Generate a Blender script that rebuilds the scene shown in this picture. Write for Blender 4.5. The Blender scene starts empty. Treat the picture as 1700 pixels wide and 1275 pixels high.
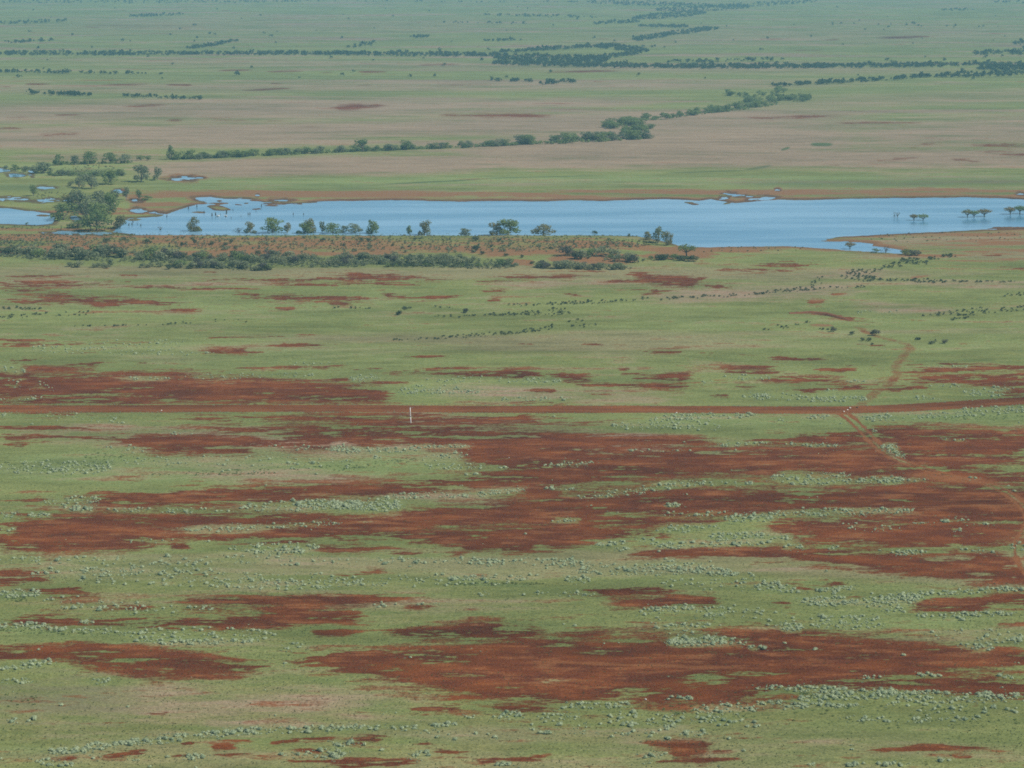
import bpy, math
import numpy as np

# ------------------------------------------------------------------ camera, world, sun, exposure
sc = bpy.context.scene
COL = sc.collection
W, H, F = 1700.0, 1275.0, 4050.0          # reference frame used to survey positions
CAM_Z = 141.0
PITCH = math.atan(747.5 / F)
CP, SP = math.cos(PITCH), math.sin(PITCH)
cam_d = bpy.data.cameras.new('camera')
cam_d.sensor_fit = 'HORIZONTAL'; cam_d.sensor_width = 36.0
cam_d.lens = 36.0 * F / W
cam_d.clip_start = 1.0; cam_d.clip_end = 60000.0
cam = bpy.data.objects.new('camera', cam_d); COL.objects.link(cam)
cam.location = (0, 0, CAM_Z); cam.rotation_euler = (math.pi / 2 - PITCH, 0, 0)
sc.camera = cam

SUN_EL, SUN_AZ = math.radians(47), math.radians(104)      # azimuth clockwise from the view direction (+Y)
wd = bpy.data.worlds.new('World'); sc.world = wd; wd.use_nodes = True
nt = wd.node_tree
sky = nt.nodes.new('ShaderNodeTexSky'); sky.sky_type = 'NISHITA'; sky.sun_disc = False
sky.sun_elevation = SUN_EL; sky.sun_rotation = SUN_AZ
sky.air_density = 1.0; sky.dust_density = 0.0; sky.ozone_density = 4.0
bg = nt.nodes['Background']; bg.inputs['Strength'].default_value = 0.075
nt.links.new(sky.outputs[0], bg.inputs[0])
sl = bpy.data.lights.new('sun', 'SUN'); sl.energy = 4.7; sl.angle = math.radians(0.5); sl.color = (1.0, 0.93, 0.82)
so = bpy.data.objects.new('sun', sl); COL.objects.link(so); so.location = (300, 0, 400)
from mathutils import Vector
tosun = Vector((math.sin(SUN_AZ) * math.cos(SUN_EL), math.cos(SUN_AZ) * math.cos(SUN_EL), math.sin(SUN_EL)))
so.rotation_euler = tosun.to_track_quat('Z', 'Y').to_euler()
sc.view_settings.view_transform = 'Standard'; sc.view_settings.look = 'None'
sc.view_settings.gamma = 1.0; sc.view_settings.use_curve_mapping = False
sc.view_settings.exposure = 0.08
sc.cycles.max_bounces = 5; sc.cycles.volume_bounces = 1; sc.cycles.diffuse_bounces = 2
sc.cycles.use_denoising = False
sc.cycles.filter_width = 1.7

# ------------------------------------------------------------------ numeric helpers
def vnoise(x, y, seed):
    lat = np.random.default_rng(seed).random((256, 256)).astype(np.float32) * 2 - 1
    xf, yf = np.floor(x), np.floor(y)
    u = (x - xf).astype(np.float32); v = (y - yf).astype(np.float32)
    u = u * u * (3 - 2 * u); v = v * v * (3 - 2 * v)
    xi = xf.astype(np.int64) & 255; yi = yf.astype(np.int64) & 255
    x1 = (xi + 1) & 255; y1 = (yi + 1) & 255
    return (lat[yi, xi] * (1 - u) + lat[yi, x1] * u) * (1 - v) + (lat[y1, xi] * (1 - u) + lat[y1, x1] * u) * v

def fbm(x, y, seed, octv=4, gain=0.5):
    s = 0; a = 1.0; t = 0
    for i in range(octv):
        s = s + a * vnoise(x * 2 ** i + 17.3 * i, y * 2 ** i + 5.1 * i, seed + i); t += a; a *= gain
    return s / t * 1.5

def sstep(a, b, x):
    t = np.clip((x - a) / (b - a), 0, 1)
    return t * t * (3 - 2 * t)

def flat_px(X, Y, Z=0.0):
    dz = Z - CAM_Z
    d = Y * CP - dz * SP
    return W / 2 + F * X / d, H / 2 - F * (Y * SP + dz * CP) / d

def unproj(px, py, Z=0.0):
    x = (px - W / 2) / F; y = -(py - H / 2) / F
    dy = CP + y * SP; dzz = -SP + y * CP
    t = (Z - CAM_Z) / dzz
    return x * t, dy * t

def px_per_m(py):                     # image scale at a ground row
    return (np.asarray(py) + 110.0) / CAM_Z

def poly_sd(px, py, poly, ky=3.0):    # signed distance to a polygon, >0 inside, vertical stretched by ky
    P = np.array(poly, float)
    ins = np.zeros(px.shape, bool); d = np.full(px.shape, 1e9)
    for i in range(len(P)):
        ax, ay = P[i]; bx, by = P[(i + 1) % len(P)]
        c = ((ay > py) != (by > py))
        with np.errstate(divide='ignore', invalid='ignore'):
            ins ^= c & (px < (bx - ax) * (py - ay) / (by - ay + 1e-12) + ax)
        vx, vy = bx - ax, (by - ay) * ky
        wx, wy = px - ax, (py - ay) * ky
        t = np.clip((wx * vx + wy * vy) / (vx * vx + vy * vy + 1e-9), 0, 1)
        d = np.minimum(d, np.hypot(wx - t * vx, wy - t * vy))
    return np.where(ins, d, -d) / ky

# ------------------------------------------------------------------ survey data (reference pixels)
ORI = dict(A1=(0, 0), A2=(550, 0), A3=(1100, 0), B1=(0, 420), B2=(550, 420), B3=(1100, 420), C1=(0, 825), C2=(550, 825), C3=(1100, 825))
def conv(data):
    out = []
    for k, rows in data.items():
        ox, oy = ORI[k] if k in ORI else (0, 0)
        s = 2.8333 if k in ORI else 1.0
        for r in rows:
            out.append((ox + r[0] / s, oy + r[1] / s, ox + r[2] / s, oy + r[3] / s, r[4] / s) + tuple(r[5:]))
    return out

SOIL = conv(dict(P=[(-40,1090,210,1083,7,1.3),(120,1082,310,1095,9,1.5),(150,1103,420,1107,9,1.5),(665,1048,860,1047,6,1.6),(770,1043,882,1047,9,1.6),(330,996,640,992,5,1.3),(945,977,1100,977,5,1.3),(1035,997,1190,994,5,1.3),(-60,640,180,640,14,1),(200,640,600,655,15,.9)],
 B1=[(0,113,390,102,5,.7),(0,140,700,132,10,.5),(0,155,450,150,5,.7),(600,160,1160,172,7,.7),(0,175,240,170,6,.7),(60,187,400,182,6,.7),
  (150,200,680,200,5,.7),(0,235,300,228,14,.7),(260,215,830,240,13,.95),(400,248,560,250,8,.8),(1140,200,1680,215,15,1),(1300,262,1380,265,6,.8),
  (1550,240,1650,240,5,.8),(780,270,940,275,6,.8),(960,128,1700,122,7,.7),(1300,150,1560,152,6,.7),(930,90,1060,92,7,.5),(560,103,650,103,8,.4),
  (0,410,230,415,6,.5),(0,440,780,423,8,.7),(300,470,650,465,7,.5),(960,400,1330,390,6,.7),(1400,388,1480,383,4,.6),(1280,437,1560,435,8,.9),
  (950,465,1220,467,9,.8),(40,500,240,498,7,.9),(300,522,480,520,11,1),(640,513,690,515,6,.7),(130,542,330,548,7,.9),(0,575,130,575,8,.9),
  (550,573,850,573,9,.95),(1100,545,1600,535,5,.7),(-100,640,300,640,50,.85),(180,610,560,640,40,.85),(600,650,1100,660,45,.85),(950,650,1700,670,38,.68),
  (100,690,700,695,15,.8),(1000,600,1300,590,10,.7),(0,745,500,755,12,.6),(-60,822,400,824,10,.95),(0,870,600,870,14,.9),(20,905,130,905,10,.7),
  (600,880,1000,875,15,.85),(500,890,1700,885,35,.7),(850,780,1700,775,12,.65),(1000,830,1700,835,20,.65),(1350,890,1700,890,40,.9),(700,910,1200,920,30,.7),
  (300,1170,1700,1130,32,.95),(1200,1135,1700,1125,25,.9),(0,1225,250,1225,6,.6),(230,1270,1700,1240,28,.95),(40,1160,200,1160,6,.6)],
 C1=[(70,140,500,120,22,.95),(300,110,900,105,20,.9),(600,120,1400,95,18,.95),(-60,195,780,185,38,.98),(0,240,250,245,14,.7),(250,243,680,235,14,.9),
  (430,190,1100,190,12,.7),(1000,185,1700,165,28,.95),(1550,120,1700,125,25,.95),(800,230,890,232,12,.9),(1480,245,1700,240,14,.8),(1100,215,1500,205,8,.6),
  (0,355,180,350,12,.7),(-40,390,260,385,22,.9),(60,430,430,430,16,.9),(200,460,450,470,10,.6),(180,300,300,300,6,.5),(720,370,1070,362,8,.6),(1350,385,1700,375,8,.5),
  (940,485,1600,470,15,.95),(1300,500,1700,490,8,.85),(1200,525,1500,520,10,.7),(460,515,700,515,11,.95),(290,495,460,485,8,.7),(850,525,1100,520,8,.7),
  (-40,580,340,580,22,.95),(340,590,800,590,25,.95),(800,590,1300,590,22,.95),(1050,580,1660,560,26,.95),(1260,540,1480,535,14,.8),(200,615,300,618,8,.6),(700,620,850,612,6,.5),
  (1460,630,1680,632,14,.9),(1150,635,1200,632,6,.6),(-60,755,350,735,14,.9),(330,735,500,725,30,1),(360,705,480,705,10,.8),(450,770,1000,790,24,1),
  (600,820,960,830,25,1),(900,800,1190,800,12,.95),(980,850,1150,850,6,.6),(820,745,980,745,5,.6),(40,712,250,705,6,.5),(0,1140,220,1135,5,.6),
  (350,1065,660,1055,6,.5),(680,1022,800,1025,4,.4),(240,1240,350,1235,8,.9),(500,1225,700,1200,12,.7),(850,1160,910,1160,8,.8),(1000,1180,1100,1180,12,.9),
  (1000,1218,1200,1210,8,.8),(1050,1145,1180,1140,6,.7),(1280,1155,1400,1140,14,.9),(1390,1135,1560,1135,10,.9),(1380,1190,1540,1200,12,.8),(1360,1250,1700,1245,8,.8),
  (1620,1160,1700,1155,7,.8),(780,1225,1000,1210,6,.5)],
 C2=[(0,125,900,95,22,.95),(420,85,1500,50,30,.95),(900,35,1700,45,25,.95),(-60,185,1000,175,32,.95),(850,165,1560,170,30,.9),(540,235,1100,235,18,.9),
  (700,215,1200,205,22,.9),(1300,105,1520,112,8,.9),(1420,268,1760,265,14,.95),(0,245,300,240,10,.7),(300,268,430,265,6,.7),(560,270,650,260,5,.6),
  (0,370,250,355,6,.6),(640,373,730,373,6,.8),(200,345,350,340,3,.4),(1110,430,1560,430,16,.95),(1470,440,1550,432,18,.8),(-40,488,290,480,9,.95),
  (1380,490,1760,485,14,.95),(350,515,490,512,10,.8),(600,517,680,514,5,.6),(1250,527,1400,522,4,.4),(-100,560,130,560,16,.9),(-100,630,95,630,8,.9),
  (310,630,800,630,14,1),(600,625,940,625,32,1),(800,650,900,655,10,.6),(1090,645,1280,640,14,.75),(-150,775,900,770,48,1),(100,820,560,820,35,.95),
  (560,740,1800,740,55,1),(800,830,2200,830,120,1),(560,900,1300,900,60,.88),(250,870,800,890,22,.7),(780,985,1000,995,12,.8),(850,685,1150,675,8,.7),
  (370,1000,700,990,12,.5),(200,985,300,985,5,.5),(0,1160,240,1140,16,.7),(100,1110,250,1115,8,.7),(0,1265,400,1255,14,.8),(40,1240,220,1235,8,.7),
  (380,1165,480,1158,12,.7),(480,1200,660,1215,12,.6),(700,1250,1000,1230,16,.6),(1490,1162,1760,1165,14,.9),(1600,1210,1700,1202,13,.8),(1520,1242,1660,1240,5,.7),(1230,1172,1280,1170,4,.5)],
 C3=[(0,15,1800,15,28,.95),(0,60,500,50,22,.9),(850,100,1800,100,30,.85),(550,140,1000,150,28,1),(700,185,1800,205,42,1),(1000,170,1650,160,20,.95),(1250,140,1800,145,12,.9),
  (100,118,300,118,6,.8),(0,265,600,262,15,1),(400,270,1100,290,20,1),(700,290,1800,345,38,1),(1100,340,1900,395,28,1),(1450,290,1620,290,22,.9),(900,60,1800,60,25,.85),
  (1300,60,1800,80,30,.9),(740,410,870,405,14,.9),(620,425,740,425,10,.7),(260,405,650,405,6,.6),(490,490,600,495,12,.9),(0,480,240,480,18,.95),(850,465,1080,458,12,.7),
  (1170,515,1500,525,22,1),(1300,490,1800,480,25,.85),(1560,480,1800,490,18,1),(1520,600,1800,600,8,.6),(260,650,770,645,16,1),(500,670,740,668,22,.9),(60,588,140,588,5,.6),
  (700,690,1060,690,20,.85),(900,700,1400,740,30,1),(-100,760,900,740,70,1),(300,790,1250,800,60,1),(1050,720,1800,750,28,.95),(1150,780,1800,780,30,.8),(-50,880,550,870,60,1),
  (-50,930,400,915,25,.95),(550,850,1050,880,35,1),(1050,880,1800,890,45,1),(1250,900,1800,915,25,1),(1450,985,1490,970,10,.7),(1300,1060,1430,1030,10,.5),
  (0,1165,220,1165,10,.8),(60,1208,200,1198,10,.75),(240,1195,320,1193,4,.7),(100,1235,360,1232,12,.85),(340,1132,500,1128,4,.5),(960,1195,1350,1175,14,.9),(1200,1180,1750,1168,10,.8),
  (1370,1220,1450,1225,5,.6),(860,1105,1000,1095,4,.5),(600,1215,760,1210,5,.5)],
 B2=[(40,105,420,108,8,.7),(60,122,540,128,8,.75),(20,148,480,148,6,.65),(690,135,870,132,5,.6),(760,118,1130,112,7,.8),(1120,90,1300,88,5,.4),(1040,112,1290,108,6,.8),
  (1300,135,1500,130,6,.6),(1410,105,1700,130,14,.85),(1500,135,1700,150,8,.9),(1650,145,1700,148,8,.9),(1400,165,1600,180,8,.5),(1460,190,1560,185,8,.7),(1080,185,1170,200,7,.7),
  (0,240,60,240,5,.8),(240,195,350,205,8,.8),(370,212,610,205,8,.9),(735,228,790,226,6,.8),(700,180,850,185,6,.5),(335,490,540,483,7,.9),(860,422,960,422,5,.5),(1180,428,1280,428,5,.5),
  (0,525,80,523,4,.6),(1450,462,1650,460,5,.8),(80,550,240,540,6,.8),(200,558,520,558,7,.8),(480,540,640,545,4,.6),(500,560,1000,572,12,.95),(800,560,970,565,12,.95),(1030,575,1200,580,12,.95),
  (1100,590,1270,592,7,.9),(1350,548,1400,548,4,.8),(1370,568,1500,568,5,.9),(1390,588,1680,595,9,.95),(1560,575,1680,575,6,.9),(0,595,80,597,8,.9),(100,612,340,615,6,.8),(1120,612,1660,625,12,.9),
  (940,650,1050,650,12,.8),(1200,665,1330,660,6,.6),(0,660,280,665,30,.7),(0,685,250,690,12,.7),(850,705,1100,705,5,.7),(-60,775,1300,770,28,.58),(-60,830,700,820,25,.72),(-60,850,1000,880,45,.8),
  (500,890,1300,890,50,.82),(700,850,1200,870,20,.7),(620,950,1200,960,50,.9),(1150,890,1700,885,18,.8),(1150,975,1760,970,40,.95),(700,975,1100,970,30,.95),(850,1040,1760,1010,35,.95),
  (350,1080,1150,1060,28,.95),(0,1125,500,1110,22,.95),(0,1150,200,1150,16,.8),(700,1060,1300,1050,20,.95),(900,1110,1100,1110,25,.8),(940,1130,1060,1135,14,.8),(1150,1140,1700,1135,28,.95),
  (900,1185,1760,1165,26,.95),(430,1235,1200,1210,30,.95),(1000,1265,1700,1260,20,.9)],
 B3=[(-40,885,240,890,14,.9),(430,880,960,880,20,1),(640,850,1000,845,15,.8),(960,840,1300,860,30,1),(1000,880,1760,890,30,1),(1100,900,1760,940,60,1),(-40,960,1100,950,35,1),(-40,1000,1200,995,40,.95),
  (1150,980,1450,985,20,.8),(1200,1040,1760,1060,40,1),(900,1030,1300,1050,25,1),(700,1050,1000,1020,14,.7),(-40,1145,700,1140,35,1),(-40,1180,900,1170,25,.9),(900,1120,1760,1130,35,.8),
  (600,1150,1760,1170,30,1),(1000,1180,1760,1200,35,.85),(0,1230,500,1220,12,.6),(450,50,710,55,14,.8),(-40,120,230,125,8,.7),(100,145,350,160,9,.8),(240,78,620,85,10,.6),(1600,68,1760,65,8,.8),
  (1510,12,1600,12,4,.8),(-40,463,100,463,5,.8),(180,472,430,475,5,.85),(510,492,780,494,7,.9),(840,527,1060,528,5,.85),(290,541,520,540,8,1),(300,562,540,568,6,1),(720,552,900,558,8,.95),
  (-40,575,110,575,6,.9),(-40,595,100,595,8,.9),(-40,625,100,625,8,.9),(400,597,820,602,9,.95),(340,628,440,630,6,.8),(590,638,980,632,12,.9),(640,655,720,655,8,.8),(1160,560,1760,540,11,1),
  (1290,520,1450,520,6,.95),(1180,605,1760,590,14,.9),(1000,640,1250,635,12,.9),(1440,620,1760,615,10,.8),(220,668,310,668,7,.8),(1140,525,1230,523,4,.7),(1550,660,1800,650,22,.95),
  (680,225,760,225,8,.7),(580,275,760,280,6,.8),(740,285,890,310,7,.8),(790,197,870,190,8,.6),(800,250,1120,255,6,.55),(850,315,1000,330,7,.4),(900,430,1050,440,6,.5)],
 A1=[(0,550,150,548,6,.55),(260,540,380,538,5,.65),(780,562,870,562,8,.8),(590,500,800,492,7,.7),(930,560,1200,565,14,.45),(1240,570,1340,566,4,.5),(-40,605,110,602,7,.6),(190,633,380,630,9,.75),
  (1150,425,1380,412,5,.6),(1440,405,1540,405,5,.5),(1030,333,1200,330,4,.6),(1250,338,1420,335,5,.6),(1500,342,1570,340,4,.6),(750,282,880,280,4,.5),(1590,510,1700,500,8,.7),(1380,598,1530,598,5,.6),
  (380,125,980,125,10,.36),(1200,95,1390,80,6,.36),(120,395,240,395,6,.45),(460,405,720,390,8,.45),(780,380,870,378,5,.45),(780,398,900,400,4,.45),(1270,392,1330,392,4,.4)],
 A2=[(0,510,260,495,9,.75),(500,540,750,545,9,.8),(740,540,1050,548,10,.9),(1000,515,1360,512,5,.55),(130,340,270,340,6,.7),(360,345,620,338,5,.6),(420,405,780,395,6,.75),(100,405,190,402,5,.5),
  (780,332,850,330,3,.5),(980,340,1350,332,6,.7),(400,305,600,303,4,.5),(1200,210,1420,203,5,.7),(540,460,680,462,4,.5),(800,468,940,465,4,.6),(970,460,1220,455,6,.5),(1050,378,1700,378,5,.35)],
 A3=[(350,560,900,545,10,.6),(1010,178,1250,170,7,.5),(760,188,830,186,4,.5),(580,238,830,240,5,.6),(0,250,280,252,4,.4),(820,580,1240,575,5,.45),(1200,640,1300,642,4,.65),(1210,675,1340,665,8,.7),
  (1150,695,1210,692,4,.6),(1440,680,1760,685,14,.7),(1350,750,1500,760,6,.7),(1490,715,1760,730,8,.6),(1080,750,1210,740,6,.65),(950,758,1100,752,6,.5),(760,780,850,772,6,.45),(1500,552,1650,550,4,.5)]))

# soft fields: bleached/brown grass, lush green, bare orange earth, dark cover incl. painted shade of the lower-left hollow
DRY = conv(dict(P=[(-200,190,900,175,26,.75),(-200,232,700,225,22,.8),(500,215,1500,190,22,.8),(200,283,900,268,20,1),(600,266,2000,258,22,.9),(700,252,1500,230,36,1),(1300,235,2000,205,38,.7),(1300,276,2000,262,14,.7),(-200,222,1700,206,18,.8),(-200,150,1500,138,12,.5),(0,100,1700,120,10,.4),
  (600,180,1150,165,12,.6),(0,262,300,262,9,.6),(1150,180,1900,150,16,.4),(0,45,900,40,18,.3),(900,60,1900,55,20,.3),(1050,495,1450,478,18,.6),(1250,465,1500,450,10,.5),(1400,400,1900,395,20,.5),
  (1400,505,1600,520,12,.5),(800,470,1300,480,12,.35),(1480,470,1800,475,10,.4),(-100,465,500,470,12,.3),(700,650,1150,660,16,.35),(0,715,700,740,26,.55),(600,700,1200,740,30,.55),
  (-100,1180,700,1170,70,.3),(-100,945,800,940,30,.2),(500,1010,1000,1000,40,.25),(700,1230,1700,1230,40,.25),(1200,945,1400,950,14,.4),(300,780,600,800,20,.3),(600,815,900,845,16,.35)]))
LUSH = conv(dict(P=[(250,303,2000,295,10,1),(250,300,700,310,9,.9),(1000,300,2000,300,11,.5),(-100,305,110,312,9,.6),(200,302,420,315,11,.6),(-100,285,260,282,16,.45),(200,340,300,336,6,.4),
  (-200,600,900,560,70,.35),(-200,460,900,540,80,.25),(900,540,1900,560,60,.3),(560,645,980,655,14,.45),(1220,660,1480,670,10,.5),(1020,705,1500,705,14,.55),(1390,700,1900,685,12,.8),
  (-100,778,820,768,36,.9),(0,775,210,785,10,.6),(330,787,700,765,6,.8),(470,765,780,750,10,.6),(200,855,880,820,14,.45),(900,850,1550,800,14,.5),(1200,900,1520,850,14,.55),(-100,940,650,930,40,.35),
  (550,930,1000,940,22,.5),(740,968,920,970,4,1),(900,960,1700,990,40,.35),(1300,1025,1700,1030,22,.5),(-60,990,80,985,10,.8),(-60,1045,400,1065,16,.55),(1050,1030,1250,1060,20,.4),(1270,1150,1720,1155,14,.5),
  (-100,700,150,700,10,.3),(-60,1250,200,1245,12,.4),(600,1220,950,1215,20,.3),(1000,1170,1700,1180,40,.25)]))
ORANGE = conv(dict(P=[(-100,354,240,352,8,.7),(150,322,800,321,9,.85),(700,322,2000,319,8,.85),(210,340,330,345,10,.7),(-200,404,1130,409,24,1),(-200,380,200,381,5,.6),(1050,417,1330,411,6.5,1),(1060,425,1200,420,10,.9),
  (1370,393,2000,382,5,.75),(1440,415,2000,400,18,.55),(1520,440,1900,430,12,.5),(1560,408,1800,400,6,.6),(1340,540,1385,541,3.5,1),(1310,519,1400,521,3,.8),(1340,499,1370,499,2,1),(1505,463,1550,456,2.5,.6),(1380,490,1410,486,3,.6),
  (830,432,890,438,6,.9),(900,425,1060,432,12,.8),(1230,850,1500,850,1,.1),(1500,788,1720,810,6,.5),(1640,905,1800,910,22,.55),(1300,757,1480,758,2,.5),(1440,778,1500,775,2,.5),(1560,838,1720,838,3,.6),
  (900,1100,1300,1110,3,.4),(650,1100,760,1105,5,.35),(230,1110,380,1112,5,.5),(1640,1037,1760,1037,3,.6),(1560,1085,1700,1090,6,.3)]))
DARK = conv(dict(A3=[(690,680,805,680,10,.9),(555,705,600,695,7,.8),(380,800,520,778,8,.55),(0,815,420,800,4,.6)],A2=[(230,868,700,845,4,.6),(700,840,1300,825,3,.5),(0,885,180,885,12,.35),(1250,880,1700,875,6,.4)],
  P=[(1200,306,2000,300,8,.4),(-60,312,120,313,7,.4),(340,505,400,505,1,.1),(-160,1140,220,1160,45,.2),(230,341,310,340,3,.6),(90,286,210,288,6,.5),(60,765,200,768,6,.4),  # the wide lower-left band paints a hollow's shading as darker grass
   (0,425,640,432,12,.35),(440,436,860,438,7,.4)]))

SALT = conv(dict(
 B1=[(150,450,500,455,20,35),(420,430,900,425,18,40),(500,470,1000,470,14,30),(0,540,120,560,14,12),(860,585,1480,575,14,40),(1640,590,1700,600,12,8),(1380,525,1560,520,8,10),(560,590,800,590,8,12),(0,600,250,640,30,15),(0,690,200,680,8,12),
  (0,765,75,765,10,6),(200,770,650,785,22,25),(800,850,920,850,8,5),(-20,1010,530,1010,32,110),(450,985,1700,975,24,60),(240,1020,350,1030,22,18),(500,920,700,930,20,16),(1260,910,1700,935,16,25),(1560,915,1700,930,14,22),(950,1020,1700,1000,18,14),
  (200,1170,480,1160,20,30),(300,1195,430,1210,12,20),(500,1210,1100,1215,14,35),(1130,1200,1700,1180,26,100),(1380,1185,1700,1180,22,60),(130,1235,230,1235,8,8),(0,1240,60,1240,10,4)],
 C1=[(0,85,80,80,12,6),(140,85,240,85,8,8),(0,155,80,155,8,5),(850,155,1600,125,12,50),(900,160,1200,150,12,20),(590,210,1020,210,10,8),(1080,245,1500,235,25,60),(1200,265,1430,255,14,30),(-30,300,1700,300,25,80),(150,360,1700,400,45,130),
  (380,350,1000,330,30,45),(-30,455,190,455,20,40),(200,490,700,530,35,36),(720,530,1000,525,20,15),(1000,400,1560,420,30,50),(-30,605,240,610,14,45),(380,585,440,590,10,10),(230,625,560,635,12,28),(560,640,1300,650,30,60),(640,680,1050,685,14,45),
  (1080,680,1220,675,10,12),(1340,710,1460,690,12,8),(0,810,250,775,16,32),(0,870,150,865,12,12),(430,865,520,865,12,10),(0,1060,180,1050,12,8),(230,1200,400,1190,14,30),(400,1180,560,1165,16,25),(560,1160,850,1145,14,45),(820,1125,1200,1110,14,40),
  (1040,1105,1700,1085,18,60),(880,1225,960,1225,12,9),(1320,1215,1640,1205,20,18),(1560,1165,1640,1165,12,6),(160,1245,360,1260,14,15),(600,1240,660,1240,4,2)],
 C2=[(0,40,150,40,20,25),(100,40,330,40,30,60),(1030,115,1170,112,6,5),(1240,225,1380,215,10,20),(1290,245,1400,245,8,6),(1430,205,1520,200,10,9),(1500,225,1700,230,18,22),(1500,150,1700,160,15,8),(200,300,900,300,14,45),(650,310,820,310,16,30),
  (980,305,1180,310,16,30),(900,300,1300,330,30,25),(0,400,900,390,28,55),(550,385,780,383,12,22),(800,385,1000,375,12,12),(1100,385,1220,390,18,20),(1150,345,1700,345,28,70),(1340,340,1640,330,14,30),(650,460,1240,460,12,18),(170,510,500,500,14,8),
  (1450,545,1560,535,18,14),(1540,525,1700,525,10,14),(1500,590,1700,640,35,16),(1580,685,1700,675,16,30),(1080,600,1150,605,5,3),(1560,950,1700,950,12,9),(1080,990,1400,975,16,30),(820,1015,900,1025,12,10),(480,1075,590,1070,12,13),(0,1090,450,1085,10,22),
  (630,1035,900,1040,10,8),(960,1030,1170,1040,14,14),(1300,1030,1640,1060,30,26),(900,1080,1700,1110,40,26),(350,1100,800,1140,25,10),(0,1210,60,1210,20,10),(380,1215,460,1220,25,9),(770,1260,840,1260,8,8),(1470,1220,1580,1210,14,9),(0,1150,220,1180,20,6)],
 C3=[(0,85,300,75,14,18),(290,100,520,100,22,60),(500,80,1180,65,18,90),(0,150,300,140,18,20),(220,185,500,180,16,60),(0,225,500,215,16,45),(500,195,620,190,12,10),(560,235,660,235,12,10),(820,135,1130,160,18,14),(1310,115,1440,108,8,14),
  (1080,265,1240,260,12,24),(780,240,830,240,10,4),(1380,250,1560,260,8,9),(1460,130,1540,128,4,4),(1350,160,1420,158,5,4),(1180,125,1240,125,5,4),(0,300,60,300,10,5),(0,330,280,345,24,40),(150,345,360,365,20,40),(400,360,430,370,10,4),
  (0,405,600,420,30,40),(470,410,640,450,20,30),(720,440,900,430,12,24),(650,490,900,495,22,60),(900,500,1200,480,28,65),(1030,480,1230,470,14,30),(1100,460,1700,435,12,70),(1580,430,1650,432,8,14),(1050,530,1150,540,14,14),(700,575,1020,575,20,36),
  (1200,560,1650,550,12,50),(1360,570,1420,575,10,6),(0,525,320,530,20,24),(200,560,300,550,14,18),(0,605,280,605,10,16),(550,610,660,615,18,24),(700,605,1040,610,18,35),(300,530,650,600,40,20),(30,685,300,680,20,65),(200,660,400,690,16,18),
  (400,710,480,715,8,8),(1260,640,1700,660,40,25),(1400,690,1550,710,20,16),(1600,680,1700,670,16,14),(900,850,1040,850,8,7),(1200,840,1310,840,8,9),(1580,845,1640,845,6,4),(440,900,560,895,10,10),(580,905,860,910,16,45),(700,935,1100,925,25,75),
  (1000,920,1340,920,10,30),(1100,950,1740,945,25,85),(1480,930,1540,930,14,14),(640,950,760,970,18,20),(560,985,680,985,12,16),(760,980,920,980,14,22),(150,1000,450,1000,25,30),(0,1040,340,1040,25,20),(200,1060,460,1070,22,14),(440,970,560,970,12,12),
  (1050,980,1700,1010,25,28),(850,1040,1100,1050,14,12),(1180,1050,1260,1045,22,16),(1300,1045,1520,1040,14,12),(100,1115,220,1110,12,10),(0,1080,100,1080,8,5),(690,1260,720,1260,6,3),(850,1265,950,1258,6,7),(1000,1258,1170,1258,8,10),(1300,1240,1350,1240,5,3),(1630,230,1720,240,20,8)],
 B2=[(90,590,230,590,18,20),(310,650,700,640,20,50),(440,600,1080,600,18,45),(360,660,700,655,12,25),(780,690,1150,685,10,30),(900,600,1080,605,12,20),(380,630,440,625,6,6),(1320,815,1700,815,18,50),(1500,790,1700,775,22,35),(1560,770,1700,765,10,15),
  (0,925,70,910,14,12),(50,930,400,930,12,45),(360,915,660,910,8,28),(430,970,640,950,18,24),(430,1005,720,1005,18,35),(620,1040,700,1040,6,6),(1000,1000,1240,985,9,26),(790,1010,840,1008,4,5),(0,1190,330,1190,25,70),(250,1150,560,1135,14,40),
  (560,1150,910,1115,12,50),(1010,1110,1140,1108,8,12),(1150,1150,1700,1090,18,50),(1540,1090,1620,1085,12,9),(1570,1187,1640,1187,8,7),(1060,1258,1180,1258,6,6),(200,960,240,970,10,5),(1380,930,1700,935,6,8)],
 B3=[(280,580,520,590,14,20),(180,605,240,605,8,6),(380,675,960,690,18,80),(420,665,480,670,8,10),(700,690,960,685,12,35),(1120,675,1270,685,8,14),(760,650,830,645,5,8),(860,605,1010,602,5,10),(1260,625,1400,625,8,14),(1410,655,1660,640,14,45),
  (1430,672,1610,668,8,18),(1200,690,1320,690,4,5),(1220,535,1450,535,5,12),(60,790,270,820,30,25),(50,770,420,765,16,45),(280,765,440,760,8,18),(540,780,570,785,8,4),(680,775,780,770,12,20),(930,775,1100,770,10,25),(960,785,1260,765,18,30),
  (1200,770,1740,740,14,70),(1400,735,1740,735,14,40),(980,835,1010,840,8,4),(1290,875,1430,880,5,8),(260,905,490,895,10,28),(660,905,820,908,8,24),(580,900,650,897,4,5),(1030,915,1110,915,14,25),(1060,930,1140,960,14,16),(500,1060,880,1045,16,50),
  (560,1080,940,1075,14,45),(930,1070,1140,1065,14,40),(1040,1075,1130,1075,12,15),(1150,1070,1260,1070,8,6),(1440,1058,1480,1058,5,4),(1620,1095,1640,1095,3,2),(330,1090,420,1085,14,10),(0,1085,300,1085,14,16),(20,1185,80,1185,6,6),(900,280,1130,275,10,14)]))
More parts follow.
